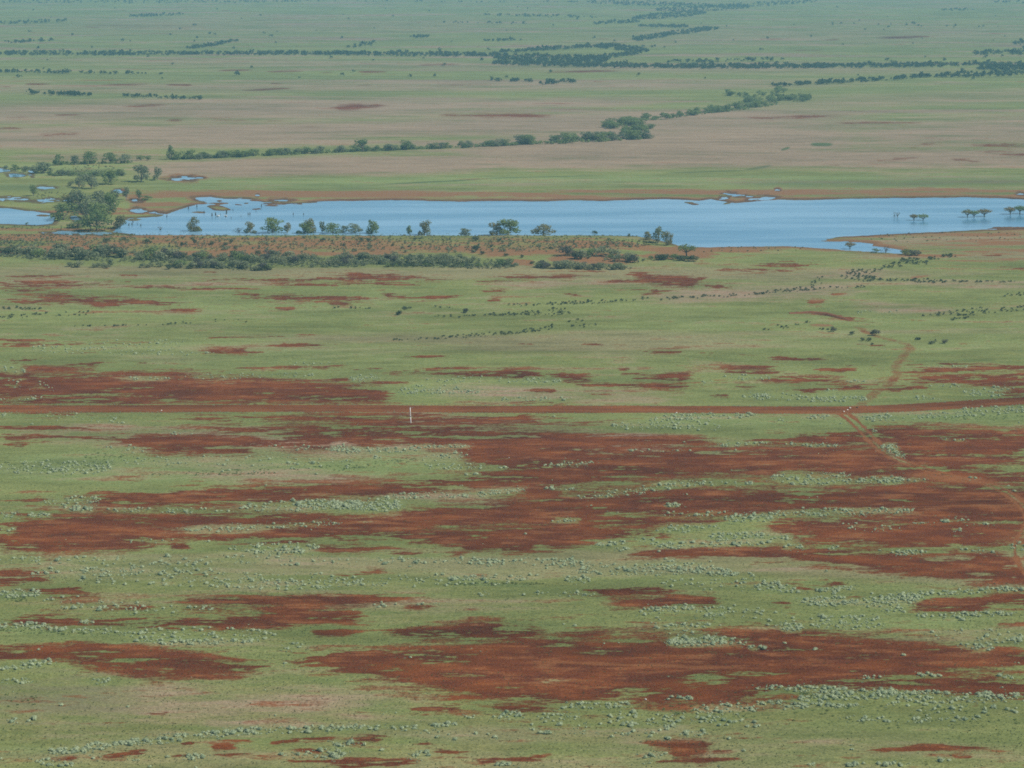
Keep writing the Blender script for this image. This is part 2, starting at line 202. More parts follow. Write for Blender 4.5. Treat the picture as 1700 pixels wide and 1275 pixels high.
LAKE = [(186,385),(200,372),(212,362),(240,361),(262,359),(290,350),(305,345),(318,341),(345,337),(330,333),(320,327),(350,326),(372,330),(400,329),(420,332),(440,337),(470,338),(500,338),(530,334),(560,333),
 (600,332.5),(650,331.5),(720,333),(760,333.7),(850,332.8),(900,334),(950,332),(1000,333),(1060,331),(1100,330),(1130,331),(1160,333),(1180,330),(1200,333),(1220,337),(1260,333),(1290,331),(1350,331.5),(1400,329.5),
 (1500,328),(1600,327),(1660,328),(1700,331),(2050,333),(2050,374),(1700,378.5),(1660,380),(1610,382),(1560,385),(1500,387.5),(1460,389.5),(1395,393),(1378,396),(1372,399),(1405,400),(1440,402.5),(1452,404.5),(1448,408),(1480,411.5),(1498,414),
 (1498,421),(1450,418.5),(1400,415),(1350,411),(1310,408.5),(1240,409.5),(1150,410.5),(1128,408),(1100,400),(1060,392),(1000,391),(900,391),(700,391),(400,391),(230,390)]
LAKE_W = [(-350,340),(0,344.5),(20,346),(60,351),(84,354),(92,360),(88,372),(60,373.5),(0,371.5),(-350,368)]
POOLS = [(-8,281,16,284,3),(6,288,40,291.5,3),(46,284,58,286,3),(48,290,58,291,1.8),(276,296,336,296,3),(60,311,93,312,2),(-20,329,60,332,2.4),(40,332,113,333,2.2),(188,316,204,317,2.2),(213,332,236,333,1.8),(213,349,243,350,3.2),
 (250,353,282,356,2),(452,332,486,334,1.8),(424,324,430,324,1),(1200,321,1246,326,2.2),(1188,332,1210,328,2.6),(1243,331,1288,327,2.6),(1287,315,1296,315,1.5),(1686,322,1704,322,1.8),(84,386,190,387,2.6),(116,360,135,366,4),(1320,0,1321,0,.1)]
MUDBARS = [(342,342,384,348,4.5),(404,337,413,337,1.3),(345,337,382,338,1),(440,341,462,341,1.2),(416,347,432,347,1),(390,339.5,404,340,.8),(322,352,340,352,.8),(60,357,82,358,1.3),(1376,396.5,1440,397.5,1.2),(1370,399.5,1415,399.8,.9),(1136,335,1160,339,1.2),
 (1690,329,1720,329,2.2),(1640,379,1720,378,2.5),(210,365,235,364,1.2),(360,333,368,333,1.2),(1200,338,1216,336,1.3)]
ROAD = [(-400,677),(-50,678),(600,678),(1100,680),(1360,681),(1450,679.5),(1560,674.5),(1640,669.5),(1700,665),(2100,640)]
TRACK_A = [(1402,688),(1418,700),(1440,722),(1456,740),(1475,756),(1510,773),(1560,787),(1605,797),(1650,806),(1682,824),(1705,845),(1714,868),(1700,888),(1692,905),(1698,935),(1712,955),(1760,985)]
TRACK_B = [(1425,676),(1448,655),(1474,639),(1493,622),(1483,604),(1500,592),(1513,578),(1508,570),(1470,562),(1440,553),(1425,543)]

def streak_field(px, py, lst, add=False, power=2.0, slack=6):
    """strongest of a set of lens-shaped bands, rows/columns of a grid (px, py vary slowly along rows)"""
    o = np.full(px.shape, 0.0 if add else -1.0, np.float32)
    rowy = py.mean(axis=1)
    for x0, y0, x1, y1, h, s in lst:
        rr = np.nonzero((rowy > min(y0, y1) - 2 * h - slack) & (rowy < max(y0, y1) + 2 * h + slack))[0]
        if len(rr) == 0: continue
        a, b = rr.min(), rr.max() + 1
        L = (x1 - x0); e = 0.25 * L + 4 * h
        cc = np.nonzero((px[a] > x0 - e) & (px[a] < x1 + e))[0]
        if len(cc) == 0: continue
        c, d = cc.min(), cc.max() + 1
        X, Yp = px[a:b, c:d], py[a:b, c:d]
        t = (X - (x0 + x1) / 2) / (L / 2)
        yc = (y0 + y1) / 2 + (y1 - y0) / 2 * np.clip(t, -1.2, 1.2)
        sub = o[a:b, c:d]
        if add:
            sub += s * np.exp(-(t / 1.04) ** 4 - ((Yp - yc) / (h * 1.08)) ** 2)
        else:
            v = s * (1 - np.abs(t) ** power - ((Yp - yc) / h) ** 2)
            np.maximum(sub, np.clip(v, -1, 1), out=sub)
    return o

def line_dist(X, Y, pts_px):
    P = np.array([unproj(a, b) for a, b in pts_px])
    # smooth the centre line
    for _ in range(2):
        Q = [P[0]]
        for i in range(len(P) - 1):
            Q += [P[i] * .75 + P[i + 1] * .25, P[i] * .25 + P[i + 1] * .75]
        P = np.array(Q + [P[-1]])
    d = np.full(X.shape, 1e9); sg = np.zeros(X.shape)
    for i in range(len(P) - 1):
        a, b = P[i], P[i + 1]; v = b - a
        wx, wy = X - a[0], Y - a[1]
        t = np.clip((wx * v[0] + wy * v[1]) / (v @ v), 0, 1)
        dd = np.hypot(wx - t * v[0], wy - t * v[1])
        cr = v[0] * wy - v[1] * wx
        m = dd < d
        d = np.where(m, dd, d); sg = np.where(m, np.sign(cr), sg)
    return d * sg

def water_sd(px, py):
    s = np.full(px.shape, -50.0)
    m = (py > 268) & (py < 430)
    if m.any():
        a, b = px[m], py[m]
        v = np.maximum(poly_sd(a, b, LAKE), poly_sd(a, b, LAKE_W))
        n = fbm(a / 14, b / 2.2, 91, 3)
        v = v + n * 0.55
        # reaching fingers on the broken far shore
        v = v + fbm(a / 26, b / 1.6, 95, 3) * 2.6 * np.exp(-(((a - 420) / 110) ** 2 + ((b - 336) / 8) ** 2))
        for x0, y0, x1, y1, h in POOLS:
            t = (a - (x0 + x1) / 2) / (abs(x1 - x0) / 2)
            yc = (y0 + y1) / 2 + (y1 - y0) / 2 * np.clip(t, -1.1, 1.1)
            v = np.maximum(v, np.clip(h * (1 - t * t) - np.abs(b - yc) + n * 2.6, -20, 3) - (np.abs(t) > 1.6) * 20)
        for x0, y0, x1, y1, h in MUDBARS:
            t = (a - (x0 + x1) / 2) / (abs(x1 - x0) / 2)
            yc = (y0 + y1) / 2 + (y1 - y0) / 2 * np.clip(t, -1.1, 1.1)
            v = np.where(np.abs(t) < 1.5, np.minimum(v, np.abs(b - yc) - h * (1 - t * t) + n * 1.1), v)
        s[m] = v
    return s

WATER_Z = -0.15
def height(X, Y):
    fx, fy = flat_px(X, Y)
    h = 0.22 * fbm(X / 60, Y / 45, 11, 3) * sstep(8000, 2000, Y)
    w = fbm(fx / 60, fy * 0 + 3.3, 23, 3)
    crest = 1.9 + 0.35 * w
    h = h * (1 - ((fy > 265) & (fy < 432)) * 0.9)
    h = h + crest * sstep(391.5, 398, fy) * (1 - sstep(400, 446, fy)) * (1 - sstep(1010, 1100, fx)) * (0.55 + 0.45 * sstep(100, 300, fx))
    s = water_sd(fx, fy)
    h = np.where(s > -1.5, h * sstep(-0.2, -1.5, s) , h)
    h = h - 0.55 * sstep(-0.35, 1.6, s)
    return h, s

def place(px, py):
    px = np.atleast_1d(np.asarray(px, float)); py = np.atleast_1d(np.asarray(py, float))
    z = np.zeros_like(px)
    for _ in range(6):
        X, Y = unproj(px, py, z)
        z = 0.5 * z + 0.5 * height(X, Y)[0]
    X, Y = unproj(px, py, z)
    return X, Y, height(X, Y)[0]

# ------------------------------------------------------------------ materials
def new_mat(name):
    m = bpy.data.materials.new(name); m.use_nodes = True
    t = m.node_tree; b = t.nodes['Principled BSDF']
    b.inputs['Roughness'].default_value = 0.9
    b.inputs['Specular IOR Level'].default_value = 0.12
    return m, t, b

class NB:
    def __init__(s, t): s.t = t
    def n(s, typ, **kw):
        x = s.t.nodes.new(typ)
        for k, v in kw.items(): setattr(x, k, v)
        return x
    def l(s, a, b): s.t.links.new(a, b)
    def val(s, inp, v):
        if hasattr(v, 'links'): s.l(v, inp)
        else: inp.default_value = v
    def mix(s, f, a, b, mode='MIX'):
        x = s.n('ShaderNodeMix', data_type='RGBA', blend_type=mode)
        s.val(x.inputs[0], f); s.val(x.inputs[6], a); s.val(x.inputs[7], b)
        return x.outputs[2]
    def math(s, op, a, b=0.0, c=None):
        x = s.n('ShaderNodeMath', operation=op)
        s.val(x.inputs[0], a); s.val(x.inputs[1], b)
        if c is not None: s.val(x.inputs[2], c)
        return x.outputs[0]
    def rng(s, v, a, b, c=0.0, d=1.0, smooth=True):
        x = s.n('ShaderNodeMapRange', interpolation_type='SMOOTHSTEP' if smooth else 'LINEAR')
        s.val(x.inputs['Value'], v)
        for k, q in zip(('From Min', 'From Max', 'To Min', 'To Max'), (a, b, c, d)): x.inputs[k].default_value = q
        return x.outputs[0]
    def noise(s, vec, scale, detail=2.0, rough=0.55):
        x = s.n('ShaderNodeTexNoise'); s.l(vec, x.inputs['Vector'])
        x.inputs['Scale'].default_value = scale; x.inputs['Detail'].default_value = detail; x.inputs['Roughness'].default_value = rough
        return x.outputs[0]
    def scale(s, vec, v):
        x = s.n('ShaderNodeMapping'); s.l(vec, x.inputs[0]); x.inputs['Scale'].default_value = v
        return x.outputs[0]

def c4(r, g, b): return (r, g, b, 1)

def ground_material():
    m, t, b = new_mat('plain_soil_and_grass'); q = NB(t)
    pos = q.n('ShaderNodeNewGeometry').outputs['Position']
    st = q.scale(pos, (0.45, 1.0, 1.0))
    n_tuft = q.noise(pos, .85, 3.0, 0.68)
    n_fine = q.noise(pos, 2.1, 3.0, 0.7)
    n_mid = q.noise(st, 0.16, 3.0, 0.6)
    n_big = q.noise(st, 0.02, 4.0, 0.6)
    def attr(nm):
        a = q.n('ShaderNodeAttribute', attribute_name=nm)
        sp = q.n('ShaderNodeSeparateColor'); q.l(a.outputs['Color'], sp.inputs[0]); return tuple(sp.outputs) + (a.outputs['Alpha'],)
    soil, orange, lush, tone = attr('cover_a')
    dry, mud, dark, _ = attr('cover_b')
    g = q.mix(q.rng(n_mid, .3, .7), c4(.214, .222, .078), c4(.178, .220, .074))
    g = q.mix(q.rng(n_big, .35, .65), g, c4(.200, .228, .082))
    g = q.mix(q.math('MULTIPLY', q.rng(n_tuft, .42, .68), .55), g, c4(.105, .135, .048))
    g = q.mix(q.math('MULTIPLY', q.rng(n_fine, .55, .75), .35), g, c4(.30, .27, .13))
    g = q.mix(lush, g, q.mix(q.rng(n_tuft, .35, .65), c4(.205, .245, .098), c4(.155, .205, .072)))
    g = q.mix(dry, g, q.mix(q.rng(n_tuft, .35, .7), c4(.285, .215, .145), c4(.225, .168, .112)))
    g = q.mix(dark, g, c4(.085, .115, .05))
    s_col = q.mix(q.rng(n_mid, .35, .7), c4(.095, .027, .012), c4(.160, .047, .014))
    s_col = q.mix(q.math('MULTIPLY', q.rng(n_fine, .5, .75), .35), s_col, c4(.21, .085, .035))
    o_col = q.mix(q.rng(n_tuft, .35, .7), c4(.25, .132, .062), c4(.200, .118, .06))
    jig = q.math('MULTIPLY', q.math('SUBTRACT', n_tuft, .5), 1.25)
    jig2 = q.math('MULTIPLY', q.math('SUBTRACT', n_mid, .5), .7)
    jj = q.math('ADD', jig, jig2)
    of = q.rng(q.math('ADD', orange, q.math('MULTIPLY', jj, .9)), .2, .8)
    of = q.math('MULTIPLY', of, q.rng(orange, 0.02, .2))
    sf = q.rng(q.math('ADD', soil, q.math('MULTIPLY', jj, .8)), .08, .92)
    sf = q.math('MULTIPLY', sf, q.rng(soil, 0.02, .2))
    g = q.mix(1.0, g, q.mix(tone, c4(.55, .58, .55), c4(1.45, 1.42, 1.4)), 'MULTIPLY')
    col = q.mix(of, g, o_col)
    s_col = q.mix(1.0, s_col, q.mix(tone, c4(.45, .45, .48), c4(1.55, 1.6, 1.6)), 'MULTIPLY')
    s_col = q.mix(q.math('MULTIPLY', orange, .55), s_col, c4(.30, .130, .048))
    col = q.mix(sf, col, s_col)
    col = q.mix(mud, col, c4(.085, .050, .032))
    col = q.mix(1.0, col, q.mix(q.rng(n_fine, .2, .8, 0, 1, False), c4(.55, .57, .58), c4(1.45, 1.43, 1.42)), 'MULTIPLY')
    q.l(col, b.inputs['Base Color'])
    bp = q.n('ShaderNodeBump'); bp.inputs['Strength'].default_value = .55; bp.inputs['Distance'].default_value = .25
    q.l(n_tuft, bp.inputs['Height']); q.l(bp.outputs[0], b.inputs['Normal'])
    b.inputs['Roughness'].default_value = 1.0; b.inputs['Specular IOR Level'].default_value = 0.0
    return m

def leaf_material(name, c1, c2, sc_=0.6, transl=True):
    m, t, b = new_mat(name); q = NB(t)
    co = q.n('ShaderNodeTexCoord').outputs['Object']
    rnd = q.n('ShaderNodeObjectInfo').outputs['Random']
    n = q.noise(co, sc_, 3.0)
    col = q.mix(q.rng(n, .35, .65), c4(*c1), c4(*c2))
    col = q.mix(1.0, col, q.mix(rnd, c4(.80, .84, .80), c4(1.2, 1.14, 1.1)), 'MULTIPLY')
    q.l(col, b.inputs['Base Color'])
    tr = q.n('ShaderNodeBsdfTranslucent'); q.l(col, tr.inputs[0])
    mx = q.n('ShaderNodeMixShader'); mx.inputs[0].default_value = .48
    q.l(b.outputs[0], mx.inputs[1]); q.l(tr.outputs[0], mx.inputs[2]); q.l(mx.outputs[0], t.nodes['Material Output'].inputs[0])
    return m

def plain_material(name, c1, c2, scale=2.0, rough=.85):
    m, t, b = new_mat(name); q = NB(t)
    co = q.n('ShaderNodeTexCoord').outputs['Object']
    q.l(q.mix(q.rng(q.noise(co, scale, 3.0), .3, .7), c4(*c1), c4(*c2)), b.inputs['Base Color'])
    b.inputs['Roughness'].default_value = rough
    return m

def water_material(name='lake_water', calm=False):
    m, t, b = new_mat(name); q = NB(t)
    pos = q.n('ShaderNodeNewGeometry').outputs['Position']
    n1 = q.noise(q.scale(pos, (1, 1.5, 1)), 1.1, 3.0, .6)
    n2 = q.noise(q.scale(pos, (.16, 1, 1)), .035, 4.0, .62)
    q.l(q.mix(q.rng(n2, .35, .65), c4(.095, .260, .410), c4(.230, .415, .560)), b.inputs['Base Color'])  # paler bands paint the brighter sky reflection of calm streaks into the base colour
    if calm: b.inputs['Roughness'].default_value = .04
    else: q.l(q.rng(n2, .3, .7, .12, .24), b.inputs['Roughness'])
    b.inputs['IOR'].default_value = 1.33; b.inputs['Specular IOR Level'].default_value = .5
    bp = q.n('ShaderNodeBump'); bp.inputs['Distance'].default_value = .02
    q.l(q.rng(n2, .35, .65, .02 if calm else .2, .06 if calm else .4), bp.inputs['Strength'])
    q.l(n1, bp.inputs['Height']); q.l(bp.outputs[0], b.inputs['Normal'])
    return m

M_GROUND = ground_material()
M_WATER = water_material(); M_POOL = water_material('pool_water', True)
M_SALT = leaf_material('saltbush_leaves', (.50, .58, .39), (.38, .465, .30), 2.5)
M_SALT_DARK = leaf_material('dark_herb_leaves', (.06, .10, .05), (.09, .13, .06), 2.0)
M_GREEN = leaf_material('green_tree_leaves', (.18, .25, .092), (.235, .305, .115), .5)
M_GREY = leaf_material('grey_green_tree_leaves', (.19, .235, .14), (.245, .28, .17), .5)
M_OLIVE = leaf_material('olive_tree_leaves', (.22, .22, .10), (.28, .265, .125), .5)
M_RUST = leaf_material('rusty_tree_leaves', (.29, .21, .095), (.25, .22, .095), .5)
M_SCRUB = leaf_material('scrub_leaves', (.225, .265, .15), (.31, .335, .20), .6)
M_DARKSCRUB = leaf_material('dark_shrub_leaves', (.085, .12, .066), (.125, .16, .085), .6)
M_PURPLE = leaf_material('bare_twig_leaves', (.115, .11, .10), (.14, .14, .11), .8)
M_SPIN = leaf_material('spinifex_blades', (.18, .18, .085), (.15, .19, .09), .2)
M_DARKGRASS = leaf_material('green_grass_blades', (.165, .215, .085), (.20, .25, .10), .2)
M_FAR = leaf_material('far_tree_leaves', (.045, .08, .038), (.075, .115, .054), .02)
M_BARK = plain_material('pale_bark', (.30, .26, .21), (.20, .17, .14), 3.0)
M_DARKBARK = plain_material('dark_bark', (.10, .08, .065), (.14, .115, .09), 3.0)
M_WHITE = plain_material('white_paint', (.82, .80, .74), (.74, .71, .64), 4.0, .6)
M_BLACK = plain_material('black_paint', (.03, .03, .03), (.05, .045, .04), 4.0, .6)
M_METAL = plain_material('weathered_steel', (.42, .42, .41), (.34, .33, .31), 5.0, .5)
M_STONE = plain_material('pale_stone', (.72, .68, .60), (.60, .55, .47), 4.0)
M_STUMP = plain_material('wet_dead_wood', (.05, .04, .035), (.08, .065, .05), 3.0)
M_EARTH = plain_material('turned_earth', (.22, .085, .038), (.17, .065, .03), 1.2)

# ------------------------------------------------------------------ mesh helpers
def make_mesh(name, V, T, mat, smooth=False):
    V = np.asarray(V, np.float32); T = np.asarray(T, np.int32)
    k = T.shape[1]
    me = bpy.data.meshes.new(name)
    me.vertices.add(len(V)); me.vertices.foreach_set('co', V.ravel())
    me.loops.add(T.size); me.loops.foreach_set('vertex_index', T.ravel())
    me.polygons.add(len(T))
    me.polygons.foreach_set('loop_start', np.arange(0, T.size, k, dtype=np.int32))
    me.polygons.foreach_set('loop_total', np.full(len(T), k, np.int32))
    if smooth: me.polygons.foreach_set('use_smooth', np.ones(len(T), bool))
    me.materials.append(mat)
    me.update(calc_edges=True); me.validate()
    return me

def link(name, data, loc=(0, 0, 0), rz=0.0, scale=(1, 1, 1), parent=None):
    o = bpy.data.objects.new(name, data)
    COL.objects.link(o)
    o.location = loc; o.rotation_euler = (0, 0, rz); o.scale = scale
    if parent is not None: o.parent = parent
    return o

def tag(o, label=None, cat=None, group=None, kind=None):
    if label: o['label'] = label
    if cat: o['category'] = cat
    if group: o['group'] = group
    if kind: o['kind'] = kind
    return o

def leaves(rng, lobes, n, size, hollow=0.55, jit=0.65):
    """leaf-clump quads spread through a set of ellipsoid lobes (x,y,z,rx,ry,rz)"""
    L = np.array(lobes, float)
    w = (L[:, 3] * L[:, 4] * L[:, 5]) ** .667; w /= w.sum()
    k = rng.choice(len(L), n, p=w)
    d = rng.normal(size=(n, 3)); d /= np.linalg.norm(d, axis=1)[:, None]
    r = hollow + (1 - hollow) * rng.random(n) ** .6
    r *= 1 + .16 * np.sin(d[:, 0] * 5 + k) * np.cos(d[:, 2] * 6 + k * 2)
    c = L[k, :3] + d * r[:, None] * L[k, 3:]
    nor = d + rng.normal(size=(n, 3)) * jit; nor /= np.linalg.norm(nor, axis=1)[:, None]
    u = np.cross(nor, rng.normal(size=(n, 3))); u /= np.linalg.norm(u, axis=1)[:, None]
    v = np.cross(nor, u)
    s = size * (0.6 + .8 * rng.random(n))[:, None]
    a = 1.25
    V = np.concatenate([c + u * s * a, c + v * s * .7, c - u * s * a, c - v * s * .7])
    i = np.arange(n)
    return V, np.stack([i, i + n, i + 2 * n, i + 3 * n], 1)

def tube(pts, rad, k=6):
    P = np.array(pts, float); V = []; Q = []
    for i, p in enumerate(P):
        d = P[min(i + 1, len(P) - 1)] - P[max(i - 1, 0)]; d /= np.linalg.norm(d) + 1e-9
        a = np.cross(d, (0.31, .95, 0.05)); a /= np.linalg.norm(a) + 1e-9; b = np.cross(d, a)
        for j in range(k):
            t = 2 * math.pi * j / k
            V.append(p + (a * math.cos(t) + b * math.sin(t)) * rad[i])
    for i in range(len(P) - 1):
        for j in range(k):
            Q.append((i * k + j, i * k + (j + 1) % k, (i + 1) * k + (j + 1) % k, (i + 1) * k + j))
    V.append(P[-1]); c = len(V) - 1
    for j in range(k): Q.append(((len(P) - 1) * k + j, (len(P) - 1) * k + (j + 1) % k, c, c))
    return np.array(V), np.array(Q)

def join(parts):
    V = []; Q = []; o = 0
    for v, q in parts:
        V.append(v); Q.append(np.asarray(q) + o); o += len(v)
    return np.concatenate(V), np.concatenate(Q)

def quads_to_mesh(name, V, Q, mat, smooth=False):
    Q = np.asarray(Q)
    deg = Q[:, 2] == Q[:, 3]
    T = np.concatenate([Q[:, [0, 1, 2]], Q[~deg][:, [0, 2, 3]]])
    return make_mesh(name, V, T, mat, smooth)

# ------------------------------------------------------------------ the ground: one sheet split into ground, road and tracks
def build_ground():
    pys = np.concatenate([np.arange(1345, 432, -1.25), np.arange(432, 266, -.65), np.arange(266, 60, -.85), np.arange(60, -20, -.7)])
    Ys = CAM_Z / np.tan(PITCH + np.arctan((pys - H / 2) / F))
    Ys = np.concatenate([[30, 120, 220, 300, 350], Ys, [4400 * 1.35, 7000, 9000, 12500]])
    Ys = np.unique(Ys)
    pxs = np.concatenate([np.arange(-900, -60, 14), np.arange(-60, 1762, 2.0), np.arange(1762, 2600, 14)])
    depth = Ys * CP + CAM_Z * SP
    X = (pxs[None, :] - W / 2) / F * depth[:, None]
    Y = np.repeat(Ys[:, None], len(pxs), 1)
    Z, s = height(X, Y)
    px, py = flat_px(X, Y, Z)
    R, C = X.shape
    # cover masks
    st = 2.6
    def unit(a): return a / a.std()
    nA = unit(fbm(X / st / 50, Y / 30, 31, 6, .64))
    nC = unit(fbm(X / st / 15, Y / 11, 43, 5, .64))
    nB = unit(fbm(X / st / 5, Y / 3.6, 37, 4, .66))
    fine = sstep(2400, 1000, Y)
    nz = (nA * .5 + nC * .7 * (.35 + .65 * fine) + nB * .6 * fine) / 1.05
    dy = (nA * .9 + nC * .5) * sstep(50, 900, py) * 1.6
    nS = unit(fbm(X / 7.5, Y / 1.9, 61, 4, .7))          # thin wind-laid streaks
    nzs = (nA * .2 + nC * .55 * (.35 + .65 * fine) + (nB * .5 + nS * .8) * fine) / 1.0
    so_ = streak_field(px, py + dy + (nB * .5 + nS * .4) * sstep(200, 900, py), SOIL, add=True)
    so_ = np.minimum(so_, 1.05) + .12 * np.minimum(np.maximum(so_ - 1.05, 0), 1)
    nF = unit(fbm(X / 110, Y / 45, 67, 5, .66))
    lo_ = np.interp(py, [0, 300, 450], [.0, .05, .13]); hi_ = np.interp(py, [0, 300, 450], [1.2, 1.15, .80])
    soil = sstep(lo_, hi_, so_ + nzs * .35 + nF * .28 * (1 - fine)) * sstep(.04, .22, so_)
    wide = [(a - .06 * (c - a), b_, c + .06 * (c - a), d, h * 1.9 + .8, s_ * .62) for a, b_, c, d, h, s_ in SOIL]
    so2 = np.minimum(streak_field(px, py + dy * 1.4 + nB * .8, wide, add=True), 1)
    stain = sstep(.10, .90, so2 + nzs * .30) * .66
    stain = np.maximum(stain, sstep(.2, 1.8, nA * .3 + nC * .8 + nS * .4) * .42 * np.exp(-((py - 705 + 25 * (px < 700)) / 42) ** 2) * (px < 1100))
    soil = np.maximum(soil, stain)
    amp = np.interp(py, [0, 100, 260, 330, 450, 700, 1300], [.95, 1, 1, .9, .95, 1, 1])
    soil = soil * amp
    wild = sstep(1.5, 2.6, nA * .75 + nC * .55 + nB * .4 * fine) * np.interp(py, [0, 300, 430, 1300], [.8, .4, .6, .75])
    off = sstep(20, -60, px) + sstep(1680, 1760, px)
    wild = np.maximum(wild, off * sstep(.4, 1.2, nA * .7 + nC * .5 + nS * .25 * fine) * sstep(430, 520, py) * .95)
    soil = np.maximum(soil, wild)
    def soft(lst, k=.35, lo=-.1, hi=.8):
        f = streak_field(px, py + dy * .6, lst, power=4.0)
        return sstep(lo, hi, f + np.where(f > -.99, k * .55 * np.clip(nz, -2, 2), 0))
    bed = np.minimum(streak_field(px, py + dy * .5, [(a, b_, c, d, h * 1.3 + 1.2, .35 + min(.4, .9 * n / ((c - a) * h + 1) * 8)) for a, b_, c, d, h, n in SALT], add=True), 1)
    dry = soft(DRY); lush = np.maximum(soft(LUSH), sstep(.2, 1.0, bed + .22 * nz) * .6)
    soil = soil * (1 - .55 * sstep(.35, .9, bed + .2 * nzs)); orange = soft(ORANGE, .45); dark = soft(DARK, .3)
    lush = lush * np.interp(py, [0, 250, 330, 420, 700], [.5, .7, 1, .8, 1])
    dry = np.maximum(dry, sstep(.2, 1.9, unit(fbm(X / 300, Y / 60, 53, 6, .66)) + .3 * nC) * np.interp(py, [0, 250, 450, 1300], [1, .9, .5, .4]))
    dry = np.maximum(dry, sstep(.5, 2.2, nC * .8 + nB * .6) * fine * .4)
    mud = sstep(-3.4, -1.2, s) * np.clip(.75 + .15 * nB, 0, 1) * (s > -40)
    orange = np.maximum(orange * np.clip(.8 + .2 * nC, .4, 1), sstep(-8, -2.5, s) * np.clip(.7 + .2 * nC, .2, .9) * (((py < 356) & (px > 200)) | (px > 1120)))
    mud = np.where((px > 1120) & (py > 395), mud * .4, mud)
    soil = np.where((s > -7), soil * .3, soil)
    # road and tracks
    dR = line_dist(X, Y, ROAD)
    wob = np.clip(nB, -2, 2) * .33
    road = np.abs(dR) < 5.4 + wob * .6
    rut = np.exp(-((dR + 1.9) / .9) ** 2) + np.exp(-((dR + 4.0) / .7) ** 2) * .5
    edge = np.exp(-((np.abs(dR) - 6.4) / .8) ** 2)
    soil = np.where(np.abs(dR) < 6.2, np.maximum(soil, sstep(6.3, 5.2, np.abs(dR + wob * .4))), soil)
    orange = np.where(np.abs(dR) < 6, .46 + .45 * rut + .06 * nB + .08 * nC, orange)
    soil = soil * (1 - .55 * edge * (nB > -.7))
    orange = np.where(s < -5, np.maximum(orange, sstep(.7, 2.3, nS * .8 + nC * .5 + nB * .3) * .75 * fine * sstep(.3, .9, soil)), orange)
    dA = line_dist(X, Y, TRACK_A)
    rA = np.abs(np.abs(dA) - 1.25) - .2 * np.clip(nB, -2, 2)
    ta = rA < .65
    zone = np.abs(dA) < 5
    soil = np.where(zone, np.maximum(soil, sstep(1.1, .3, rA) * np.clip(.85 + .15 * nC, 0, .95)), soil)
    orange = np.where(zone, np.maximum(orange, sstep(1.0, .2, rA) * .95), orange)
    soil = soil * (1 - .6 * np.exp(-(dA / .6) ** 2) * np.clip(.6 + .3 * nC, 0, 1))
    dB = line_dist(X, Y, TRACK_B)
    tb = np.abs(dB + wob * .8) < 1.5
    soil = np.where(np.abs(dB) < 4, np.maximum(soil, sstep(2.6, .5, np.abs(dB + wob)) * np.clip(.55 + .15 * nC, 0, .8)), soil)
    orange = np.where(np.abs(dB) < 4, np.maximum(orange, .4 * sstep(3.0, 1.2, np.abs(dB + wob))), orange)
    orange = np.clip(orange, 0, 1)
    V = np.stack([X, Y, Z], -1).reshape(-1, 3).astype(np.float32)
    ii = np.arange(R * C).reshape(R, C)
    Q = np.stack([ii[:-1, :-1], ii[:-1, 1:], ii[1:, 1:], ii[1:, :-1]], -1)
    cls = np.zeros((R, C), int); cls[ta] = 2; cls[tb] = 3; cls[road] = 1
    qc = cls[:-1, :-1]
    tone = .5 + .085 * nA + (.07 * nC + (.07 * nB + .05 * nS) * fine) - .17 * sstep(230, 40, py)
    a1 = np.stack([soil, orange, lush, np.clip(tone, .15, .85)], -1).reshape(-1, 4).astype(np.float32)
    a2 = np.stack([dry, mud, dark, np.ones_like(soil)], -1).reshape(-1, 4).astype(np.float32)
    for nm, k in (('ground', 0), ('dirt_road', 1), ('dirt_track', 2), ('dirt_track', 3)):
        q = Q[qc == k]
        if len(q) == 0: continue
        used = np.unique(q); re = np.zeros(R * C, np.int32); re[used] = np.arange(len(used))
        me = make_mesh(nm, V[used], re[q], M_GROUND, True)
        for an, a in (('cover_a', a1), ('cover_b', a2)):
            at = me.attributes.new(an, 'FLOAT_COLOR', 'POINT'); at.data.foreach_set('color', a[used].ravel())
        o = link(nm, me); tag(o, kind='structure')
        o['label'] = {0: 'flat plain of green grass and red bare soil', 1: 'red graded dirt road running across the plain', 2: 'two-rut dirt track curving from the road to the right edge', 3: 'short red dirt track winding off behind the road'}[k]
    # water sheet over the lake bed cells
    wm = (s > -1.4)
    qm = wm[:-1, :-1] | wm[1:, 1:] | wm[1:, :-1] | wm[:-1, 1:]
    lakeish = (poly_sd(px.ravel(), py.ravel(), LAKE).reshape(R, C) > -1.6)[:-1, :-1]
    for nm, mm, wm_ in (('lake', qm & lakeish, M_WATER), ('water', qm & ~lakeish, M_POOL)):
        q = Q[mm]; used = np.unique(q); re = np.zeros(R * C, np.int32); re[used] = np.arange(len(used))
        v = V[used].copy(); v[:, 2] = WATER_Z
        o = link(nm, make_mesh(nm, v, re[q], wm_, True)); tag(o, kind='structure')
        o['label'] = 'shallow blue lake stretching across the plain' if nm == 'lake' else 'small shallow blue pools beside the lake'
build_ground()

